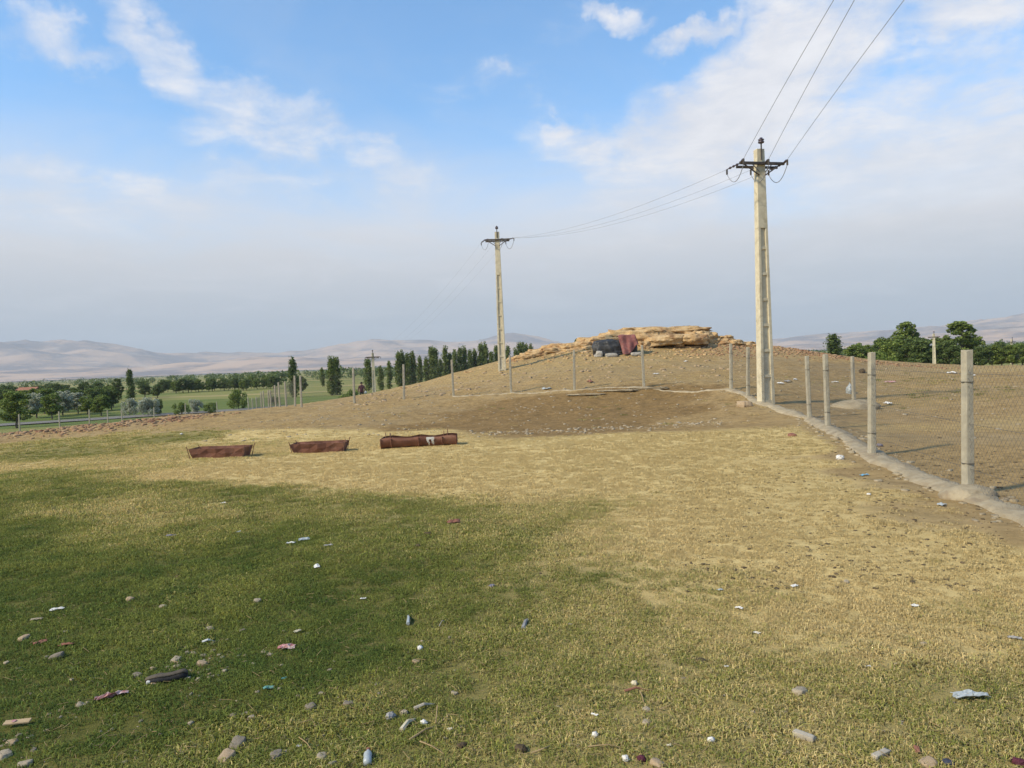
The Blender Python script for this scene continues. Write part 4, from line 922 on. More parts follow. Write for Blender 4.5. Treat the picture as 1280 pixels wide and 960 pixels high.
for x, wz, z0, z1 in ((.20, .05, .10, .20), (.30, .05, .085, .20), (.25, .17, .165, .215), (.22, .03, .04, .10), (.31, .035, .05, .09)):
    vs = []
    for i in range(5):
        z = z0 + (z1 - z0) * i / 4; yy = -math.sqrt(max(0, (rd * 1.035) ** 2 - (rd * .86 - z) ** 2)) - .008
        vs += [(x - wz / 2 + .006 * math.sin(i * 2.2), yy, z), (x + wz / 2 + .006 * math.cos(i * 1.7), yy, z)]
    MB().add(vs, [(2 * i, 2 * i + 1, 2 * i + 3, 2 * i + 2) for i in range(4)]).build('white_smear', M['paint'], o)
tag(o, 'right rusty trough of two half drums with a white paint smear', 'trough')

# ------------------------------------------------------------------ tarp heap, rug and sacks below the rocks
def cloth_heap(name, u, v, Y, dims, mat, label, cat, seed, rz=0, folds=.16):
    p = gpt(u, v, Y); U, Fq = CS[26]; L = np.linalg.norm(U, axis=1)[:, None]; V = U * .55 + U / L * .45
    V[:, 2] = np.maximum(V[:, 2], -.55); an = np.arctan2(V[:, 1], V[:, 0])
    f = folds * fbm(an * 2.2 + V[:, 2] * .4, V[:, 2] * .7 + an, None, 3, seed) + .10 * fbm(V[:, 0] * 2.2, V[:, 1] * 2.2, V[:, 2] * 3.0, 4, seed + 4)
    ridge = -.16 * np.abs(fbm(V[:, 0] * 1.6 + V[:, 2] * 1.1, V[:, 1] * 1.6, V[:, 2] * 2.4, 3, seed + 12)) + .03 * np.sin(V[:, 2] * 6 + 3 * fbm(V[:, 0] * 1.5, V[:, 1] * 1.5, None, 3, seed + 7))
    V = V * (1 + (f + ridge)[:, None]); V = V * np.array(dims) / 2; V[:, 2] += dims[2] * .24
    return tag(link(name, np_mesh(name, V, Fq), M[mat], None, p, (0, 0, rz), smooth=True), label, cat)
cloth_heap('tarpaulin', 760, 444, 43.0, (1.75, 1.3, 1.25), 'tarp', 'dark grey tarpaulin bundle heaped against the rocks', 'tarp', 3, .1)
p = gpt(784, 443, 42.6); vs, fs = [], []; N, K = 22, 26
for i in range(N + 1):
    for j in range(K + 1):
        a, b = i / N, j / K; x = (a - .5) * (.85 + .45 * b - .35 * b * b) + .30 * b - .12; s = b * (1.55 + .35 * math.sin(a * 4.2 + .6))
        y = .55 - s if s < .55 else -.03 - .22 * (s - .55); z = 1.22 - .10 * (1 - min(1, s / .55)) - max(0, s - .50) * .88 - .12 * abs(a - .5)
        w = .05 * math.sin(a * 17 + b * 2) * b + .03 * math.sin(b * 11 + a * 5)
        vs.append((x + .5 * w, y + w, max(z, .01) + .03 * math.sin(a * 8)))
fs = [(i * (K + 1) + j, (i + 1) * (K + 1) + j, (i + 1) * (K + 1) + j + 1, i * (K + 1) + j + 1) for i in range(N) for j in range(K)]
o = MB().add(vs, fs).build('rug', M['rug'], None, smooth=True, loc=p); sm = o.modifiers.new('thickness', 'SOLIDIFY'); sm.thickness = .02
tag(o, 'faded red rug draped over the right end of the tarpaulin heap', 'rug')
cloth_heap('tarpaulin', 786, 442, 43.1, (1.0, 1.0, 1.28), 'tarp', 'dark bundle hidden beneath the red rug', 'bundle', 9)
for u, v, d_, lab in ((749, 442, (.4, .35, .45), 'upright white sack at the left end of the tarpaulin'), (764, 446, (.75, .4, .28), 'flat white sack under the front of the tarpaulin'), (796, 445, (.7, .4, .25), 'white sack lying at the foot of the rug'), (746, 447, (.3, .3, .2), 'small white bundle in front of the tarpaulin corner')):
    cloth_heap('white_sack', u, v, 42.2, d_, 'sack', lab, 'sack', int(u), 0, .1)

# ------------------------------------------------------------------ person on the slope
pp = gpt(452, 485, 60); pp.z = at_depth(452, 478, 60).z - 1.70
sk = [(0, 0, .95, .15), (0, 0, 1.15, .15), (0, 0, 1.35, .17), (0, -.01, 1.48, .07), (0, -.03, 1.60, .095),
      (.10, 0, .88, .10), (.11, -.05, .50, .075), (.11, .03, .08, .05), (.11, -.12, .04, .045),
      (-.10, 0, .88, .10), (-.12, .08, .50, .075), (-.12, .14, .08, .05), (-.12, 0, .04, .045),
      (.20, 0, 1.38, .075), (.27, -.02, 1.12, .055), (.20, -.18, .98, .04), (.16, -.25, .98, .035),
      (-.20, 0, 1.38, .075), (-.28, .02, 1.12, .055), (-.26, -.10, .92, .04), (-.25, -.14, .86, .035)]
ed = [(0, 1), (1, 2), (2, 3), (3, 4), (0, 5), (5, 6), (6, 7), (7, 8), (0, 9), (9, 10), (10, 11), (11, 12), (2, 13), (13, 14), (14, 15), (15, 16), (2, 17), (17, 18), (18, 19), (19, 20)]
me = bpy.data.meshes.new('person'); me.from_pydata([s[:3] for s in sk], ed, []); me.update()
PM = bpy.data.materials.new('person'); PM.use_nodes = True; t = NT(PM.node_tree); b = PM.node_tree.nodes['Principled BSDF']
sz = t.n('ShaderNodeSeparateXYZ'); t.put(sz.inputs[0], t.n('ShaderNodeTexCoord').outputs['Object'])
cc = t.mix(t.ramp(sz.outputs[2], 1.49, 1.50), t.mix(t.ramp(sz.outputs[2], .90, .92), (.02, .018, .022), (.075, .022, .028)), (.28, .15, .10)); t.put(b.inputs['Base Color'], cc); b.inputs['Roughness'].default_value = .85
body = link('person', me, PM, None, pp, (0, 0, .4)); sm = body.modifiers.new('skin', 'SKIN')
for i, s in enumerate(sk): me.skin_vertices[0].data[i].radius = (s[3], s[3] * .85); me.skin_vertices[0].data[i].use_root = (i == 0)
body.modifiers.new('sub', 'SUBSURF').render_levels = 2
tag(body, 'person in dark clothes standing beyond the left slope', 'person')
rock('hair', (.105, .11, .09), 3, 10, 'hair', body, (0, .0, 1.65), blocky=0, amp=.05)
# face and bag stay tiny at this distance
for sx in (-1, 1): rock('eye', (.012, .008, .008), 2, 3, 'hair', body, (sx * .035, -.115, 1.60), blocky=0, amp=0)
rock('nose', (.013, .02, .022), 2, 3, 'card', body, (0, -.128, 1.575), blocky=0, amp=0)

# ------------------------------------------------------------------ litter, stones and sticks on the turf
STONES = [np_mesh('stone', *rock_verts(10, (.5, .38, .26), 200 + k, .35, .30, freq=1.1)) for k in range(6)]
def px_m(p, px): return px * p.y / F * .92
def stone(u, v, px, mat='palestone', label=None, group=None, flat=1.0):
    p = hit(u, v); s = px_m(p, px); me = random.choice(STONES)
    key = me.name + mat
    if key not in STM:
        c = me.copy(); c.materials.clear(); c.materials.append(M[mat]); STM[key] = c
    o = link('stone', STM[key], None, None, p + Vector((0, 0, s * .06)), (random.uniform(-.2, .2), random.uniform(-.2, .2), random.uniform(0, 6.28)), (s, s, s * .95 * flat), smooth=True)
    return tag(o, label, 'stone', group)
STM = {}
def sheet(name, u, v, wpx, mat, label, cat, rz=0.0, asp=.55, crumple=.25, lift=.01, hill=0.0):
    p = hit(u, v); L = px_m(p, wpx); sd = int(u * 7 + v); N, K = 9, 7; vs = []
    for i in range(N + 1):
        for j in range(K + 1):
            x, y = i / N - .5, j / K - .5
            f = fbm(np.array([x * 3.1 + sd]), np.array([y * 3.1]), None, 3, sd)[0]; g = fbm(np.array([x * 3 + 9]), np.array([y * 3 + sd]), None, 3, sd + 3)[0]
            e = 1 - .25 * abs(g)
            vs.append(((x * e + .10 * f) * L, (y * e + .10 * g) * L * asp, lift + L * crumple * (.45 + f * .9) * (1 - 1.1 * (x * x + y * y)) + hill * L * (.25 - x * x - y * y)))
    fs = [(i * (K + 1) + j, (i + 1) * (K + 1) + j, (i + 1) * (K + 1) + j + 1, i * (K + 1) + j + 1) for i in range(N) for j in range(K)]
    o = MB().add(vs, fs).build(name, M[mat], None, loc=p, rot=(0, 0, rz)); sm = o.modifiers.new('thickness', 'SOLIDIFY'); sm.thickness = .0025
    return tag(o, label, cat)
def wad(name, u, v, wpx, mat, label, cat, seed=None, flat=.7):
    p = hit(u, v); s = px_m(p, wpx) / 2; sd = seed or int(u + v); U, Fq = CS[10]; V = U / np.linalg.norm(U, axis=1)[:, None]
    q = V * 1.9 + sd; r_ = 1 + .30 * np.abs(fbm(q[:, 0], q[:, 1], q[:, 2], 3, sd)) * 2 - .2 + .25 * fbm(q[:, 0] * 3, q[:, 1] * 3, q[:, 2] * 3, 2, sd + 1)
    V = V * r_[:, None] * np.array([1, .8, flat]) * s; return tag(link(name, np_mesh(name, V, Fq), M[mat], None, p + Vector((0, 0, s * flat * .5)), (0, 0, sd)), label, cat)
def stick(name, pts, r, mat, label, cat='stick', lift=.012):
    P3 = [hit(u, v) for u, v in pts]; o = P3[0]; n = len(P3); path = []
    for i, p in enumerate(P3): path.append(p - o + Vector((0, 0, lift + .012 * math.sin(i * 2.1))))
    rs = [r * (1 - .45 * i / max(1, n - 1)) for i in range(n)]
    return tag(MB().tube(path, rs, 6).build(name, M[mat], None, loc=o), label, cat)
def block(name, u, v, lpx, wpx, rz, mat, label, cat):
    p = hit(u, v); L, W = px_m(p, lpx), px_m(p, wpx); V, Fq = rock_verts(10, (L / 2, W / 2, W / 2.2), int(u), .92, .10)
    return tag(link(name, np_mesh(name, V, Fq), M[mat], None, p + Vector((0, 0, W * .30)), (.05, .04, rz)), label, cat)

# stones: the big ones singly, the pebbles by patch
for u, v, px, mat, lab in ((283, 948, 25, 'tanstone', 'tan rounded stone at the bottom edge below the grey stone'), (297, 931, 24, 'greystone', 'large grey stone just above the tan rounded one'),
        (14, 930, 16, 'tanstone', 'tan stone near the bottom left corner'), (6, 945, 22, 'palestone', 'long pale stone at the left edge in the bottom corner'), (32, 956, 18, 'palestone', 'pale stone cut by the bottom edge at left'),
        (345, 945, 22, 'greystone', 'flat grey stone left of the foot wide pale stone at the bottom'), (402, 947, 19, 'palestone', 'pale stone left of the blue bottle at the bottom'),
        (388, 885, 17, 'greystone', 'brown grey stone in the middle of the lower left turf'), (436, 881, 16, 'greystone', 'half sunk grey stone right of the brown grey stone'),
        (30, 799, 16, 'tanstone', 'brownish stone beside the rusty curled leaf'), (71, 822, 19, 'greystone', 'grey green stone below the brick shard'), (322, 752, 14, 'palestone', 'pale stone above the red and white wrapper'),
        (163, 750, 14, 'tanstone', 'brownish stone alone on the dark turf upper left'), (204, 759, 11, 'palestone', 'pale stone right of the lone brownish stone'),
        (262, 787, 13, 'palestone', 'beige stone left of the small grey round stone'), (303, 789, 10, 'greystone', 'small grey round stone beside an orange tinted clod'), (1000, 867, 25, 'palestone', 'whitish chunky stone on the right foreground turf'),
        (808, 888, 13, 'palestone', 'pale angular stone above the dark hollow'), (808, 904, 15, 'palestone', 'pale flat stone in the dark hollow'), (822, 956, 20, 'tanstone', 'tan stone at the bottom edge beside the maroon scrap'),
        (930, 508, 22, 'tanstone', 'big tan boulder lying inside the fence corner'), (1160, 956, 26, 'tanstone', 'tan rock at the bottom edge right of centre'), (568, 867, 10, 'palestone', 'cream pebble right of the stick and foil cluster'),
        (292, 895, 12, 'greystone', 'left pebble of three in a row above the grey stone'), (303, 894, 7, 'palestone', 'middle pebble of three in a row above the grey stone'), (314, 898, 11, 'palestone', 'right pebble of three in a row above the grey stone'),
        (505, 892, 13, 'palestone', 'small stone just right of the crumpled foil'), (520, 828, 11, 'tanstone', 'small brown stone below the bright white crumple'), (990, 545, 12, 'brick', 'dark red stone at the right end of the straw near the footing')):
    stone(u, v, px, mat, lab, flat=1.3 if u == 930 else 1)
GP = 'small pebble in the stony patch around the old shoe'
for u, v, px in ((220, 826, 16), (234, 817, 9), (243, 818, 7), (254, 820, 9), (252, 831, 15), (191, 837, 9), (172, 845, 14), (265, 805, 7), (284, 800, 6), (306, 828, 7), (317, 831, 9), (306, 820, 6), (160, 866, 8), (100, 882, 12), (108, 880, 8), (75, 888, 6), (62, 893, 5), (247, 850, 8), (262, 843, 6), (274, 852, 6), (278, 822, 6), (298, 812, 7)):
    stone(u, v, px, random.choice(['palestone', 'tanstone', 'greystone']), GP, 'pebbles around the shoe')
GQ = 'scattered small pebble lying in the foreground turf'
for u, v, px in ((8, 829, 8), (58, 822, 8), (115, 933, 9), (24, 920, 9), (200, 918, 7), (176, 902, 6), (337, 819, 9), (330, 816, 8), (372, 871, 8), (402, 868, 10), (528, 802, 6), (562, 797, 6), (577, 909, 5), (713, 781, 7), (1155, 805, 9), (1058, 728, 9), (454, 929, 6), (280, 915, 6), (310, 945, 7), (42, 938, 9), (228, 941, 6), (412, 838, 7), (352, 832, 6), (470, 856, 5), (640, 870, 5), (905, 870, 6), (1120, 830, 5), (760, 840, 5), (365, 900, 6), (140, 912, 6), (90, 850, 7), (38, 868, 6)):
    stone(u, v, px, random.choice(['palestone', 'greystone']), GQ, 'pebbles in the foreground turf')
rg = np.random.default_rng(9)
def spots_px(n, u0, u1, v0, v1, s0, s1):
    x, y = hit_many(rg.uniform(u0, u1, n), rg.uniform(v0, v1, n)); return list(zip(x, y, s0 + (s1 - s0) * rg.random(n) ** 3))
rubble('pebble_litter', spots_px(170, 0, 420, 770, 958, .004, .016) + spots_px(40, 200, 300, 800, 850, .005, .02) + spots_px(60, 420, 1280, 760, 958, .004, .012), 'palestone', 'tiny pebbles and crumbs scattered through the foreground turf', 'pebbles', 21)
rubble('dung_crumbs', spots_px(1500, 840, 1260, 560, 740, .005, .020) + spots_px(350, 300, 900, 555, 640, .004, .015) + spots_px(60, 380, 700, 640, 760, .005, .013), 'dung', 'dark dung crumbs strewn over the straw coloured ground', 'dung', 22)
rubble('dung_crumbs', spots_px(220, 1080, 1280, 500, 620, .006, .03), 'dung', 'dark dung clods on the bare ground right of the fence', 'dung', 23)

for a in (('paper_scrap', 525, 812, 10, 'paper', 'bright white crumpled paper in the centre left turf', 'paper', .75), ('paper_scrap', 530, 905, 11, 'paper', 'white crumple at the right of the foil and bone cluster', 'paper', .7),
          ('foil_wad', 488, 898, 15, 'greyscrap', 'grey crumpled foil wad beside small stones', 'foil', .8), ('paper_scrap', 793, 856, 10, 'cream', 'cream crumple above the brown stick', 'paper', .8),
          ('white_ball', 744, 921, 10, 'paper', 'upper of two white balls near the bottom centre', 'ball', .95), ('white_ball', 782, 951, 11, 'paper', 'lower of two white balls near the bottom centre', 'ball', .95),
          ('paper_scrap', 889, 927, 11, 'paper', 'white twisted paper right of the maroon scrap', 'paper', .8), ('maroon_scrap', 802, 950, 14, 'maroon', 'maroon cloth scrap beside the lower white ball', 'cloth', .6),
          ('maroon_scrap', 1274, 956, 20, 'maroon', 'maroon scrap in the bottom right corner', 'cloth', .6), ('navy_scrap', 1186, 956, 16, 'navy', 'dark navy scrap at the bottom edge right of the tan rock', 'cloth', .6),
          ('dark_clod', 578, 934, 17, 'dung', 'dark clod right of the long forked twig', 'clod', .5), ('dark_clod', 651, 938, 20, 'dung', 'dark grey clod at the bottom left of the white balls', 'clod', .5),
          ('dung_pat', 535, 668, 12, 'dung', 'upper dark dung pat on the middle turf', 'dung', .35), ('dung_pat', 522, 683, 11, 'dung', 'lower dark dung pat on the middle turf', 'dung', .35), ('dung_pat', 420, 650, 8, 'dung', 'dark dung pat where the green turf turns to straw', 'dung', .35),
          ('paper_scrap', 1050, 574, 11, 'paper', 'white crumpled paper against the fence footing', 'paper', .7), ('purple_item', 1100, 558, 8, 'lilac', 'small purple item beside the second fence post', 'scrap', .7),
          ('paper_scrap', 1076, 562, 9, 'paper', 'small white scrap on the footing left of the second post', 'paper', .5), ('paper_scrap', 1086, 619, 6, 'paper', 'small white bit on the straw below the blue scrap', 'paper', .7),
          ('dark_cloth', 1232, 624, 22, 'navy', 'dark cloth lying behind the nearest fence post', 'cloth', .4), ('blue_bag', 1062, 492, 11, 'palebl', 'pale blue bag caught beside the lone post', 'bag', 1.5),
          ('dark_heap', 1078, 466, 10, 'dung', 'dark clump on the ground behind the lone post', 'clump', .8), ('white_bag', 457, 491.5, 4, 'paper', 'tiny white bag on the ground beside the person', 'bag', 1.0),
          ('white_bag', 227, 543, 4, 'paper', 'tiny white scrap at the far end of the turf', 'paper', .6), ('dark_clod', 876, 826, 16, 'dung', 'dark sunken clod in the turf centre right', 'clod', .3)):
    n_, u, v, px, mt, lab, cat, fl_ = a; wad(n_, u, v, px, mt, lab, cat, flat=fl_)
for a in (('paper_scrap', 380, 676, 15, 'palebl', 'pale blue and white scrap on the middle left turf', 'paper', .5, .5), ('paper_scrap', 364, 680, 13, 'palebl', 'pale blue scrap left of the blue and white one', 'paper', -.2, .4), ('paper_scrap', 411, 683, 13, 'greyscrap', 'grey white scrap right of the blue and white one', 'paper', .1, .4),
          ('paper_scrap', 396, 710, 15, 'paper', 'upright whitish leaf shaped scrap below the pale blue scraps', 'paper', 1.9, .55), ('paper_scrap', 454, 750, 8, 'paper', 'tiny white slip on the dark green turf', 'paper', .3, .5),
          ('brown_leaf', 567, 654, 19, 'brick', 'reddish brown leaf on the upper middle turf', 'leaf', .3, .5), ('lilac_scrap', 214, 671, 14, 'lilac', 'lilac grey scrap on the left turf', 'scrap', .1, .6), ('lilac_scrap', 615, 734, 10, 'lilac', 'bluish grey scrap in the middle of the turf', 'scrap', 1.0, .7),
          ('paper_scrap', 279, 630, 8, 'paper', 'thin white slip near the top of the left turf', 'paper', .1, .4), ('paper_scrap', 298, 666, 7, 'paper', 'tiny white slip left of the pale blue scraps', 'paper', .8, .4),
          ('paper_scrap', 71, 764, 18, 'paper', 'upper of two flat white slips at the left', 'paper', .25, .35), ('paper_scrap', 46, 776, 15, 'palestone', 'lower of two flat white slips at the left', 'paper', .2, .4),
          ('wrapper', 358, 812, 24, 'redw', 'red and white wrapper in the lower left turf', 'wrapper', .1, .45), ('wrapper', 140, 874, 42, 'redw', 'long red and white wrapper left of the old shoe', 'wrapper', .45, .28), ('rusty_leaf', 50, 805, 17, 'brick', 'rusty curled leaf at the left', 'leaf', .7, .5),
          ('brick_shard', 83, 808, 20, 'brick', 'flat brick red shard at the left', 'shard', .05, .35), ('green_scrap', 336, 862, 15, 'teal', 'sea green plastic scrap in the lower left turf', 'plastic', .3, .55), ('green_scrap', 355, 850, 7, 'teal', 'tiny teal plastic bit above the sea green scrap', 'plastic', .3, .6),
          ('paper_scrap', 900, 739, 8, 'palebl', 'bluish white scrap in the straw at centre right', 'paper', .3, .6), ('paper_scrap', 924, 762, 11, 'paper', 'white folded slip right of the bluish white scrap', 'paper', -.7, .5), ('paper_scrap', 946, 793, 9, 'paper', 'white slip at the edge of the green patch centre right', 'paper', -.9, .6),
          ('paper_scrap', 993, 734, 10, 'paper', 'white pointed scrap on the right straw', 'paper', .4, .6), ('paper_scrap', 1144, 759, 10, 'paper', 'white crumple far right on the straw', 'paper', .2, .8), ('paper_scrap', 743, 896, 10, 'paper', 'lilac white slip above the upper white ball', 'paper', -.6, .4),
          ('paper_scrap', 908, 835, 6, 'paper', 'tiny white bit centre right in the turf', 'paper', .1, .6), ('paper_scrap', 1085, 835, 7, 'paper', 'tiny white bit right of centre in the turf', 'paper', -.2, .5), ('lilac_scrap', 1268, 800, 17, 'greyscrap', 'grey slip at the right picture edge', 'scrap', -.4, .4),
          ('blue_scrap', 1080, 595, 12, 'blue', 'bright blue plastic scrap on the straw beside the footing', 'plastic', .1, .5), ('blue_scrap', 1177, 632, 14, 'palebl', 'white and blue scrap beside the nearest post', 'plastic', .6, .6), ('rubber_slipper', 1133, 588, 12, 'navy', 'black slipper on the ground behind the footing', 'slipper', -.3, .3),
          ('brown_shard', 1146, 940, 18, 'brick', 'reddish brown shard at the lower right', 'shard', 1.2, .4), ('paper_scrap', 372, 791, 11, 'cream', 'cream slip near the red and white wrapper', 'paper', .7, .5), ('paper_scrap', 374, 935, 7, 'paper', 'tiny white bit between two bottom stones', 'paper', .2, .7),
          ('paper_scrap', 562, 914, 8, 'cream', 'cream slip at the end of the forked twig', 'paper', .2, .5), ('paper_scrap', 836, 934, 7, 'cream', 'cream bit right of the tan bottom stone', 'paper', .2, .5), ('plastic_bag', 1212, 873, 46, 'palebl', 'translucent blue grey plastic bag on the right turf', 'bag', -.03, .4)):
    n_, u, v, px, mt, lab, cat, rz, asp = a; sheet(n_, u, v, px, mt, lab, cat, rz, asp)
# scrap heap beyond the pole
for u, v, px, mt, lab in ((985, 478, 16, 'greyscrap', 'grey white plastic sheet scrap right of the near pole'), (975, 480, 12, 'paper', 'white plastic scrap touching the near pole right side'), (994, 475, 10, 'paper', 'thin white scrap farthest right of the near pole'), (1044, 478, 9, 'paper', 'white slip on the ground between two fence posts'), (1110, 505, 14, 'paper', 'pale flat slip beyond the second fence post')):
    sheet('plastic_scrap', u, v, px, mt, lab, 'plastic', random.uniform(0, 3), .5)
for u, v, px, mt, lab in ((738, 478, 14, 'brick', 'reddish cloth scrap behind the back fence'), (684, 487, 14, 'palebl', 'pale plastic scrap at the foot of the back fence'), (820, 468, 9, 'paper', 'white slip on the slope below the rocks'), (857, 452, 7, 'paper', 'small white bit right below the rock hollow'), (1190, 467, 16, 'paper', 'white slab of rubbish at the edge of the right field'), (1215, 470, 14, 'paper', 'second white slab of rubbish at the edge of the right field'), (1113, 478, 14, 'redw', 'pinkish scrap on the ground at right')):
    sheet('ground_scrap', u, v, px, mt, lab, 'scrap', random.uniform(0, 3), .5)
# sticks, bones and blocks
stick('forked_twig', [(512, 928), (532, 918), (545, 908), (562, 896)], .005, 'twig', 'long forked twig right of the bone cluster'); o = bpy.data.objects['forked_twig']
q0, q1 = hit(545, 908), hit(547, 890); MB().tube([q0 - o.location + Vector((0, 0, .016)), q1 - o.location + Vector((0, 0, .03))], .003, 6).build('side_shoot', M['twig'], o)
for pts_, r, mt, nm_, lab in (([(525, 930), (540, 939), (557, 944)], .0035, 'twig', 'twig', 'short twig below the long forked one'), ([(518, 889), (530, 886), (543, 881)], .009, 'wood', 'bone', 'pale bone stick above the tan bone'),
        ([(502, 916), (510, 908), (519, 900)], .013, 'cream', 'bone', 'tan bone with a thick end in the scrap cluster'), ([(781, 867), (795, 865), (812, 864)], .007, 'brick', 'brown_stick', 'reddish brown stick below the cream crumple'),
        ([(549, 785), (553, 780), (558, 776)], .004, 'wood', 'twig', 'pale forked twig tip in the middle turf'), ([(510, 782), (511, 776), (510, 770)], .012, 'palebl', 'plastic_tube', 'bluish upright plastic tube in the middle turf'),
        ([(654, 788), (657, 781), (660, 775)], .015, 'greyscrap', 'grey_stick', 'thick grey stick on the centre turf'), ([(253, 805), (260, 804), (268, 802)], .008, 'paper', 'white_stick', 'short white stick above the pebble patch'),
        ([(374, 925), (384, 935), (392, 942)], .003, 'twig', 'twig', 'thin twig between the bottom stones'), ([(664, 945), (680, 942), (690, 932)], .004, 'twig', 'twig', 'curved straw twig beside the dark grey clod'), ([(735, 937), (760, 937), (780, 936)], .003, 'twig', 'twig', 'thin straw twig left of the lower white ball'),
        ([(800, 867), (803, 876), (806, 884)], .0035, 'twig', 'twig', 'thin twig running down to the dark hollow'), ([(825, 890), (838, 887)], .003, 'twig', 'twig', 'tiny twig right of the dark hollow')):
    stick(nm_, pts_, r, mt, lab, {'bone': 'bone', 'plastic_tube': 'tube'}.get(nm_, 'stick'))
block('wood_block', 1005, 923, 29, 10, -.75, 'wood', 'whitish weathered wood piece in the lower right turf', 'wood')
block('wood_block', 1101, 946, 34, 9, .55, 'wood', 'grey tan wood piece right of the whitish one at the bottom', 'wood')
# torn carton strip with its red dot
p = hit(22, 908); L = px_m(p, 33); o = empty('carton_strip', p + Vector((0, 0, .02)), .14)
MB().box(-L / 2, L / 2, -L * .14, L * .14, 0, .006).build('card', M['card'], o, rot=(.15, .0, 0)); MB().lathe([(.0, .007), (L * .09, .0075), (L * .09, .009), (0, .0095)], 12).build('red_dot', M['redw'], o, loc=(-L * .12, 0, .001), rot=(.15, 0, 0))
tag(o, 'torn carton strip with a red dot at the left edge', 'carton')
# plastic bottle at the bottom edge
p = hit(460, 950); s = px_m(p, 30); o = empty('plastic_bottle', p + Vector((0, 0, s * .2)), R(8))
o.rotation_euler = (R(-80), 0, R(8))
MB().lathe([(.001, -s * .55), (s * .19, -s * .52), (s * .2, -s * .3), (s * .18, -s * .15), (s * .2, 0), (s * .19, s * .12), (s * .08, s * .30), (s * .07, s * .36), (.001, s * .36)], 16).build('bottle_body', M['palebl'], o, smooth=True)
MB().lathe([(.001, s * .35), (s * .095, s * .36), (s * .095, s * .46), (.001, s * .47)], 12).build('cap', M['brick'], o)
tag(o, 'blue white plastic bottle with a brown cap at the bottom edge', 'bottle')
# old shoe lying on its side
p = hit(209, 852); s = px_m(p, 54); o = empty('old_shoe', p, R(14))
secs = [(-.50, .02, .10), (-.46, .12, .16), (-.34, .17, .20), (-.18, .18, .22), (0, .16, .21), (.16, .15, .22), (.30, .15, .25), (.42, .13, .26), (.49, .07, .20)]
vs, fs, N = [], [], 14
for x, w, h in secs:
    for k in range(N):
        an = 2 * math.pi * k / N; c_, s_ = math.cos(an), math.sin(an)
        vs.append((x * s, c_ * w * s * (1 + .08 * math.sin(5 * x * 6 + k)), max(0.0, .5 * h * s * (1 + s_) * (1 + .06 * math.sin(x * 17 + k * 2)))))
for i in range(len(secs) - 1):
    for k in range(N): fs.append((i * N + k, i * N + (k + 1) % N, (i + 1) * N + (k + 1) % N, (i + 1) * N + k))
fs += [tuple(reversed(range(N))), tuple((len(secs) - 1) * N + k for k in range(N))]
MB().add(vs, fs).build('upper', M['shoe'], o, smooth=True)
vs, fs = [], []
for x, w, h in secs:
    for j in range(4):
        an = R(98 + j * 14); vs.append((x * s * 1.03, math.cos(an) * w * s * 1.08 + .0, .5 * h * s * (1 + math.sin(an)) * 1.05 + .004)); vs.append((x * s * 1.03, math.cos(an) * w * s * 1.0, .5 * h * s * (1 + math.sin(an)) * .95))
for i in range(len(secs) - 1):
    for j in range(3):
        a = i * 8 + j * 2; fs += [(a, a + 2, a + 10, a + 8), (a + 1, a + 9, a + 11, a + 3)]
    fs += [(i * 8, i * 8 + 8, i * 8 + 9, i * 8 + 1), (i * 8 + 6, i * 8 + 7, i * 8 + 15, i * 8 + 14)]
MB().add(vs, fs).build('sole', M['sole'], o, smooth=True)
rock('lining', (s * .05, s * .05, s * .04), 4, 10, 'paper', o, (-s * .40, -s * .14, s * .10)); rock('torn_flap', (s * .09, s * .03, s * .03), 6, 10, 'card', o, (-s * .26, -s * .18, s * .05), (0, .3, .3))
rock('torn_flap', (s * .07, s * .05, s * .03), 7, 10, 'palestone', o, (s * .5, -s * .08, s * .05))
tag(o, 'worn dark shoe lying on its side in the left foreground grass', 'shoe')

# dead stalks and straw lying in the turf
us, vs_ = rg.uniform(0, 1280, 1500), 620 + 338 * rg.random(1500) ** .8; sx_, sy_ = hit_many(us, vs_); sz_ = H(sx_, sy_); segs = []
for x, y, z in zip(sx_, sy_, sz_):
    a, L = rg.uniform(0, 6.28), .012 + .05 * rg.random() ** 2.5; segs.append(((x, y, z + .012 + .012 * rg.random()), (x + math.cos(a) * L, y + math.sin(a) * L, z + .012 + .025 * rg.random())))
tag(link('dead_stalks', tri_wires(segs, .0013), M['twig']), 'dead straw stalks lying loose in the foreground turf', 'straw', kind='stuff')

# ------------------------------------------------------------------ grass
protos = bpy.data.collections.new('grass_clumps')
GM = bpy.data.materials.new('grass_blades'); GM.use_nodes = True; t = NT(GM.node_tree); GM.node_tree.nodes.clear()
ga = t.n('ShaderNodeAttribute', attribute_name='dry'); ga.attribute_type = 'INSTANCER'
gr = t.n('ShaderNodeAttribute', attribute_name='tone'); gr.attribute_type = 'INSTANCER'
isl = t.n('ShaderNodeNewGeometry').outputs['Random Per Island']
gc = t.mix(isl, (.058, .100, .018), (.130, .185, .036)); gc = t.mix(t.math('MULTIPLY', gr.outputs['Fac'], .9), gc, t.mix(isl, (.255, .262, .046), (.41, .41, .092)))
sc_ = t.mix(isl, (.66, .49, .205), (.95, .75, .36)); sc_ = t.mix(t.math('MULTIPLY', gr.outputs['Fac'], .15), sc_, (.40, .28, .10))
pick = t.ramp(t.math('ADD', ga.outputs['Fac'], t.math('MULTIPLY', t.math('SUBTRACT', t.math('FRACT', t.math('MULTIPLY', isl, 7.31)), .5), .36)), .28, .72)
c = t.mix(pick, gc, sc_)
b = t.n('ShaderNodeBsdfPrincipled'); t.put(b.inputs['Base Color'], c); b.inputs['Roughness'].default_value = .75; b.inputs['Specular IOR Level'].default_value = .15
cn = t.n('ShaderNodeCombineXYZ'); cn.inputs[2].default_value = 1.0
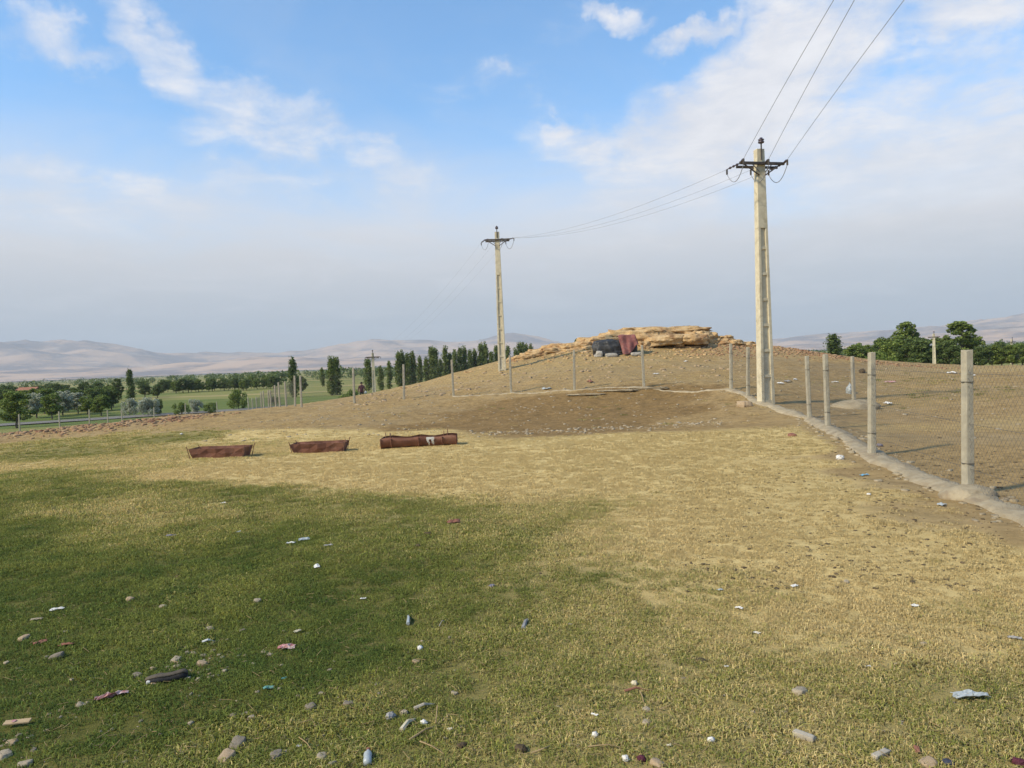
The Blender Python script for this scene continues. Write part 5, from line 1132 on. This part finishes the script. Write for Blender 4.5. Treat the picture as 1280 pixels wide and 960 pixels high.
for k_, f_ in ((0, 13.7), (1, 29.3)): t.put(cn.inputs[k_], t.math('MULTIPLY', t.math('SUBTRACT', t.math('FRACT', t.math('MULTIPLY', isl, f_)), .5), 1.1))
t.put(b.inputs['Normal'], t.vmath('NORMALIZE', cn.outputs[0]))
tr = t.n('ShaderNodeBsdfTranslucent'); t.put(tr.inputs[0], c); mx = t.n('ShaderNodeMixShader'); mx.inputs[0].default_value = .12
GM.node_tree.links.new(b.outputs[0], mx.inputs[1]); GM.node_tree.links.new(tr.outputs[0], mx.inputs[2]); GM.node_tree.links.new(mx.outputs[0], t.n('ShaderNodeOutputMaterial').inputs[0])
for k in range(7):
    rg = np.random.default_rng(300 + k); V, Fq, T3 = [], [], []
    for _b in range(60):
        r_, a = .085 * math.sqrt(rg.random()), rg.uniform(0, 6.28); bx, by = r_ * math.cos(a), r_ * math.sin(a)
        L = rg.uniform(.020, .048) * (1.3 if rg.random() < .08 else 1); d = rg.uniform(0, 6.28); lean = rg.uniform(.2, 1.35); lie = _b < 4; L = rg.uniform(.05, .09) if lie else L * .72; w = rg.uniform(.0014, .0026)
        dx, dy = math.cos(d), math.sin(d); px_, py_ = -dy * w, dx * w; i = len(V)
        m_ = (bx + dx * L * .35 * lean, by + dy * L * .35 * lean, L * (.16 if lie else .55)); e = (bx + dx * L * lean, by + dy * L * lean, (.006 + L * .05) if lie else L * (.92 - .42 * lean))
        V += [(bx - px_, by - py_, -.004), (bx + px_, by + py_, -.004), (m_[0] + px_ * .8, m_[1] + py_ * .8, m_[2]), (m_[0] - px_ * .8, m_[1] - py_ * .8, m_[2]), (e[0] + px_ * .15, e[1] + py_ * .15, e[2]), (e[0] - px_ * .15, e[1] - py_ * .15, e[2])]
        Fq += [(i, i + 1, i + 2, i + 3), (i + 3, i + 2, i + 4, i + 5)]
    me = np_mesh('grass_clump', V, Fq); me.materials.append(GM); ob = bpy.data.objects.new('grass_clump', me); protos.objects.link(ob)
def grass_points():
    rg = np.random.default_rng(42); X, Y, S = [], [], []
    for y0, y1, dens, sc in ((1.9, 5.0, 430, .80), (5.0, 8.5, 320, .9), (8.5, 13, 170, 1.1), (13, 19, 75, 1.3), (19, 33, 22, 1.6)):
        hw = .80 * y1 + 1.5; n = int((y1 - y0) * 2 * hw * dens); x = rg.uniform(-hw, hw, n); y = rg.uniform(y0, y1, n); k = np.abs(x) < .80 * y + 1.5
        X.append(x[k]); Y.append(y[k]); S.append(np.full(k.sum(), sc))
    x = rg.uniform(-16, 28, 5200); y = rg.uniform(24, 48, 5200); X.append(x); Y.append(y); S.append(np.full(5200, 1.7))
    X, Y, S = (np.concatenate(a) for a in (X, Y, S)); z = zone(X, Y); g, d, s = z[:, 0], z[:, 1], z[:, 2] + z[:, 3]
    patch = .5 + .5 * fbm(X * .9, Y * .9, None, 4, 61); fine = .5 + .5 * fbm(X * 3.5, Y * 3.5, None, 3, 62)
    keep = rg.random(len(X)) < np.clip(g * 1.05 + d * .88 * (Y > 0) + .03, 0, 1) * np.clip(1.15 - s * 1.3, np.where(Y > 19, .40, .06), 1) * np.where((fine < .36) & (g > .3), .6, 1)
    # the turf stops at the fence footing
    for i in range(len(FR) - 1):
        a, b = FR[i], FR[i + 1]; t_ = (Y - a.y) / (b.y - a.y); inside = (t_ >= 0) & (t_ <= 1); xf = a.x + (b.x - a.x) * t_; keep &= ~(inside & (np.abs(X - xf) < .3))
        keep &= ~(inside & (X > xf) & (rg.random(len(X)) < .75))
    X, Y, S, g, d, patch, fine = (a[keep] for a in (X, Y, S, g, d, patch, fine)); n = len(X)
    dry = np.clip(d / (g + d + 1e-3) * .9 + (patch - .5) * .45 + (fine - .5) * .2 + rg.normal(0, .07, n), 0, 1)
    return X, Y, H(X, Y), S * rg.uniform(.6, 1.3, n) * np.where(dry > .6, .72, 1.0) * (.65 + .7 * patch), dry, np.clip((d / (g + d + 1e-3)) * 1.5 + (patch - .5) * .9 + (fine - .5) * .7 + .06 + rg.normal(0, .1, n), 0, 1), rg.uniform(0, 6.28, n)
X, Y, Z, S, D, Tn, A = grass_points()
gm = bpy.data.meshes.new('grass'); gm.vertices.add(len(X)); gm.vertices.foreach_set('co', np.stack([X, Y, Z], -1).astype(np.float32).ravel())
for nm_, val in (('size', S), ('dry', D), ('tone', Tn), ('spin', A)): gm.attributes.new(nm_, 'FLOAT', 'POINT').data.foreach_set('value', val.astype(np.float32))
go = link('grass', gm)
ng = bpy.data.node_groups.new('grass_nodes', 'GeometryNodeTree'); ng.interface.new_socket('Geometry', in_out='INPUT', socket_type='NodeSocketGeometry'); ng.interface.new_socket('Geometry', in_out='OUTPUT', socket_type='NodeSocketGeometry')
N_ = ng.nodes; gi, gou = N_.new('NodeGroupInput'), N_.new('NodeGroupOutput'); ip = N_.new('GeometryNodeInstanceOnPoints'); ci = N_.new('GeometryNodeCollectionInfo')
ci.inputs['Collection'].default_value = protos; ci.inputs['Separate Children'].default_value = True; ci.inputs['Reset Children'].default_value = True; ip.inputs['Pick Instance'].default_value = True
at1, at2 = N_.new('GeometryNodeInputNamedAttribute'), N_.new('GeometryNodeInputNamedAttribute'); at1.data_type = at2.data_type = 'FLOAT'; at1.inputs['Name'].default_value = 'size'; at2.inputs['Name'].default_value = 'spin'
cx = N_.new('ShaderNodeCombineXYZ'); L_ = ng.links; L_.new(at2.outputs[0], cx.inputs[2]); e2r = N_.new('FunctionNodeEulerToRotation'); L_.new(cx.outputs[0], e2r.inputs[0])
L_.new(gi.outputs[0], ip.inputs['Points']); L_.new(ci.outputs[0], ip.inputs['Instance']); L_.new(e2r.outputs[0], ip.inputs['Rotation']); L_.new(at1.outputs[0], ip.inputs['Scale']); L_.new(ip.outputs[0], gou.inputs[0])
md = go.modifiers.new('grass', 'NODES'); md.node_group = ng
tag(go, 'short matted turf, green at left and straw coloured at right', 'grass', kind='stuff')

# ------------------------------------------------------------------ haze in the valley air
hz_me = MB().box(-15500, 15500, -15500, 16500, -6, 900).mesh('haze'); HM = bpy.data.materials.new('haze'); HM.use_nodes = True; HM.node_tree.nodes.clear(); t = NT(HM.node_tree)
pv = t.n('ShaderNodeVolumePrincipled'); pv.inputs['Color'].default_value = (.84, .92, 1.0, 1); pv.inputs['Density'].default_value = 1.25e-4; pv.inputs['Anisotropy'].default_value = .0
HM.node_tree.links.new(pv.outputs[0], t.n('ShaderNodeOutputMaterial').inputs['Volume'])
tag(link('haze', hz_me, HM), 'thin blue haze filling the valley air', 'haze', kind='stuff')
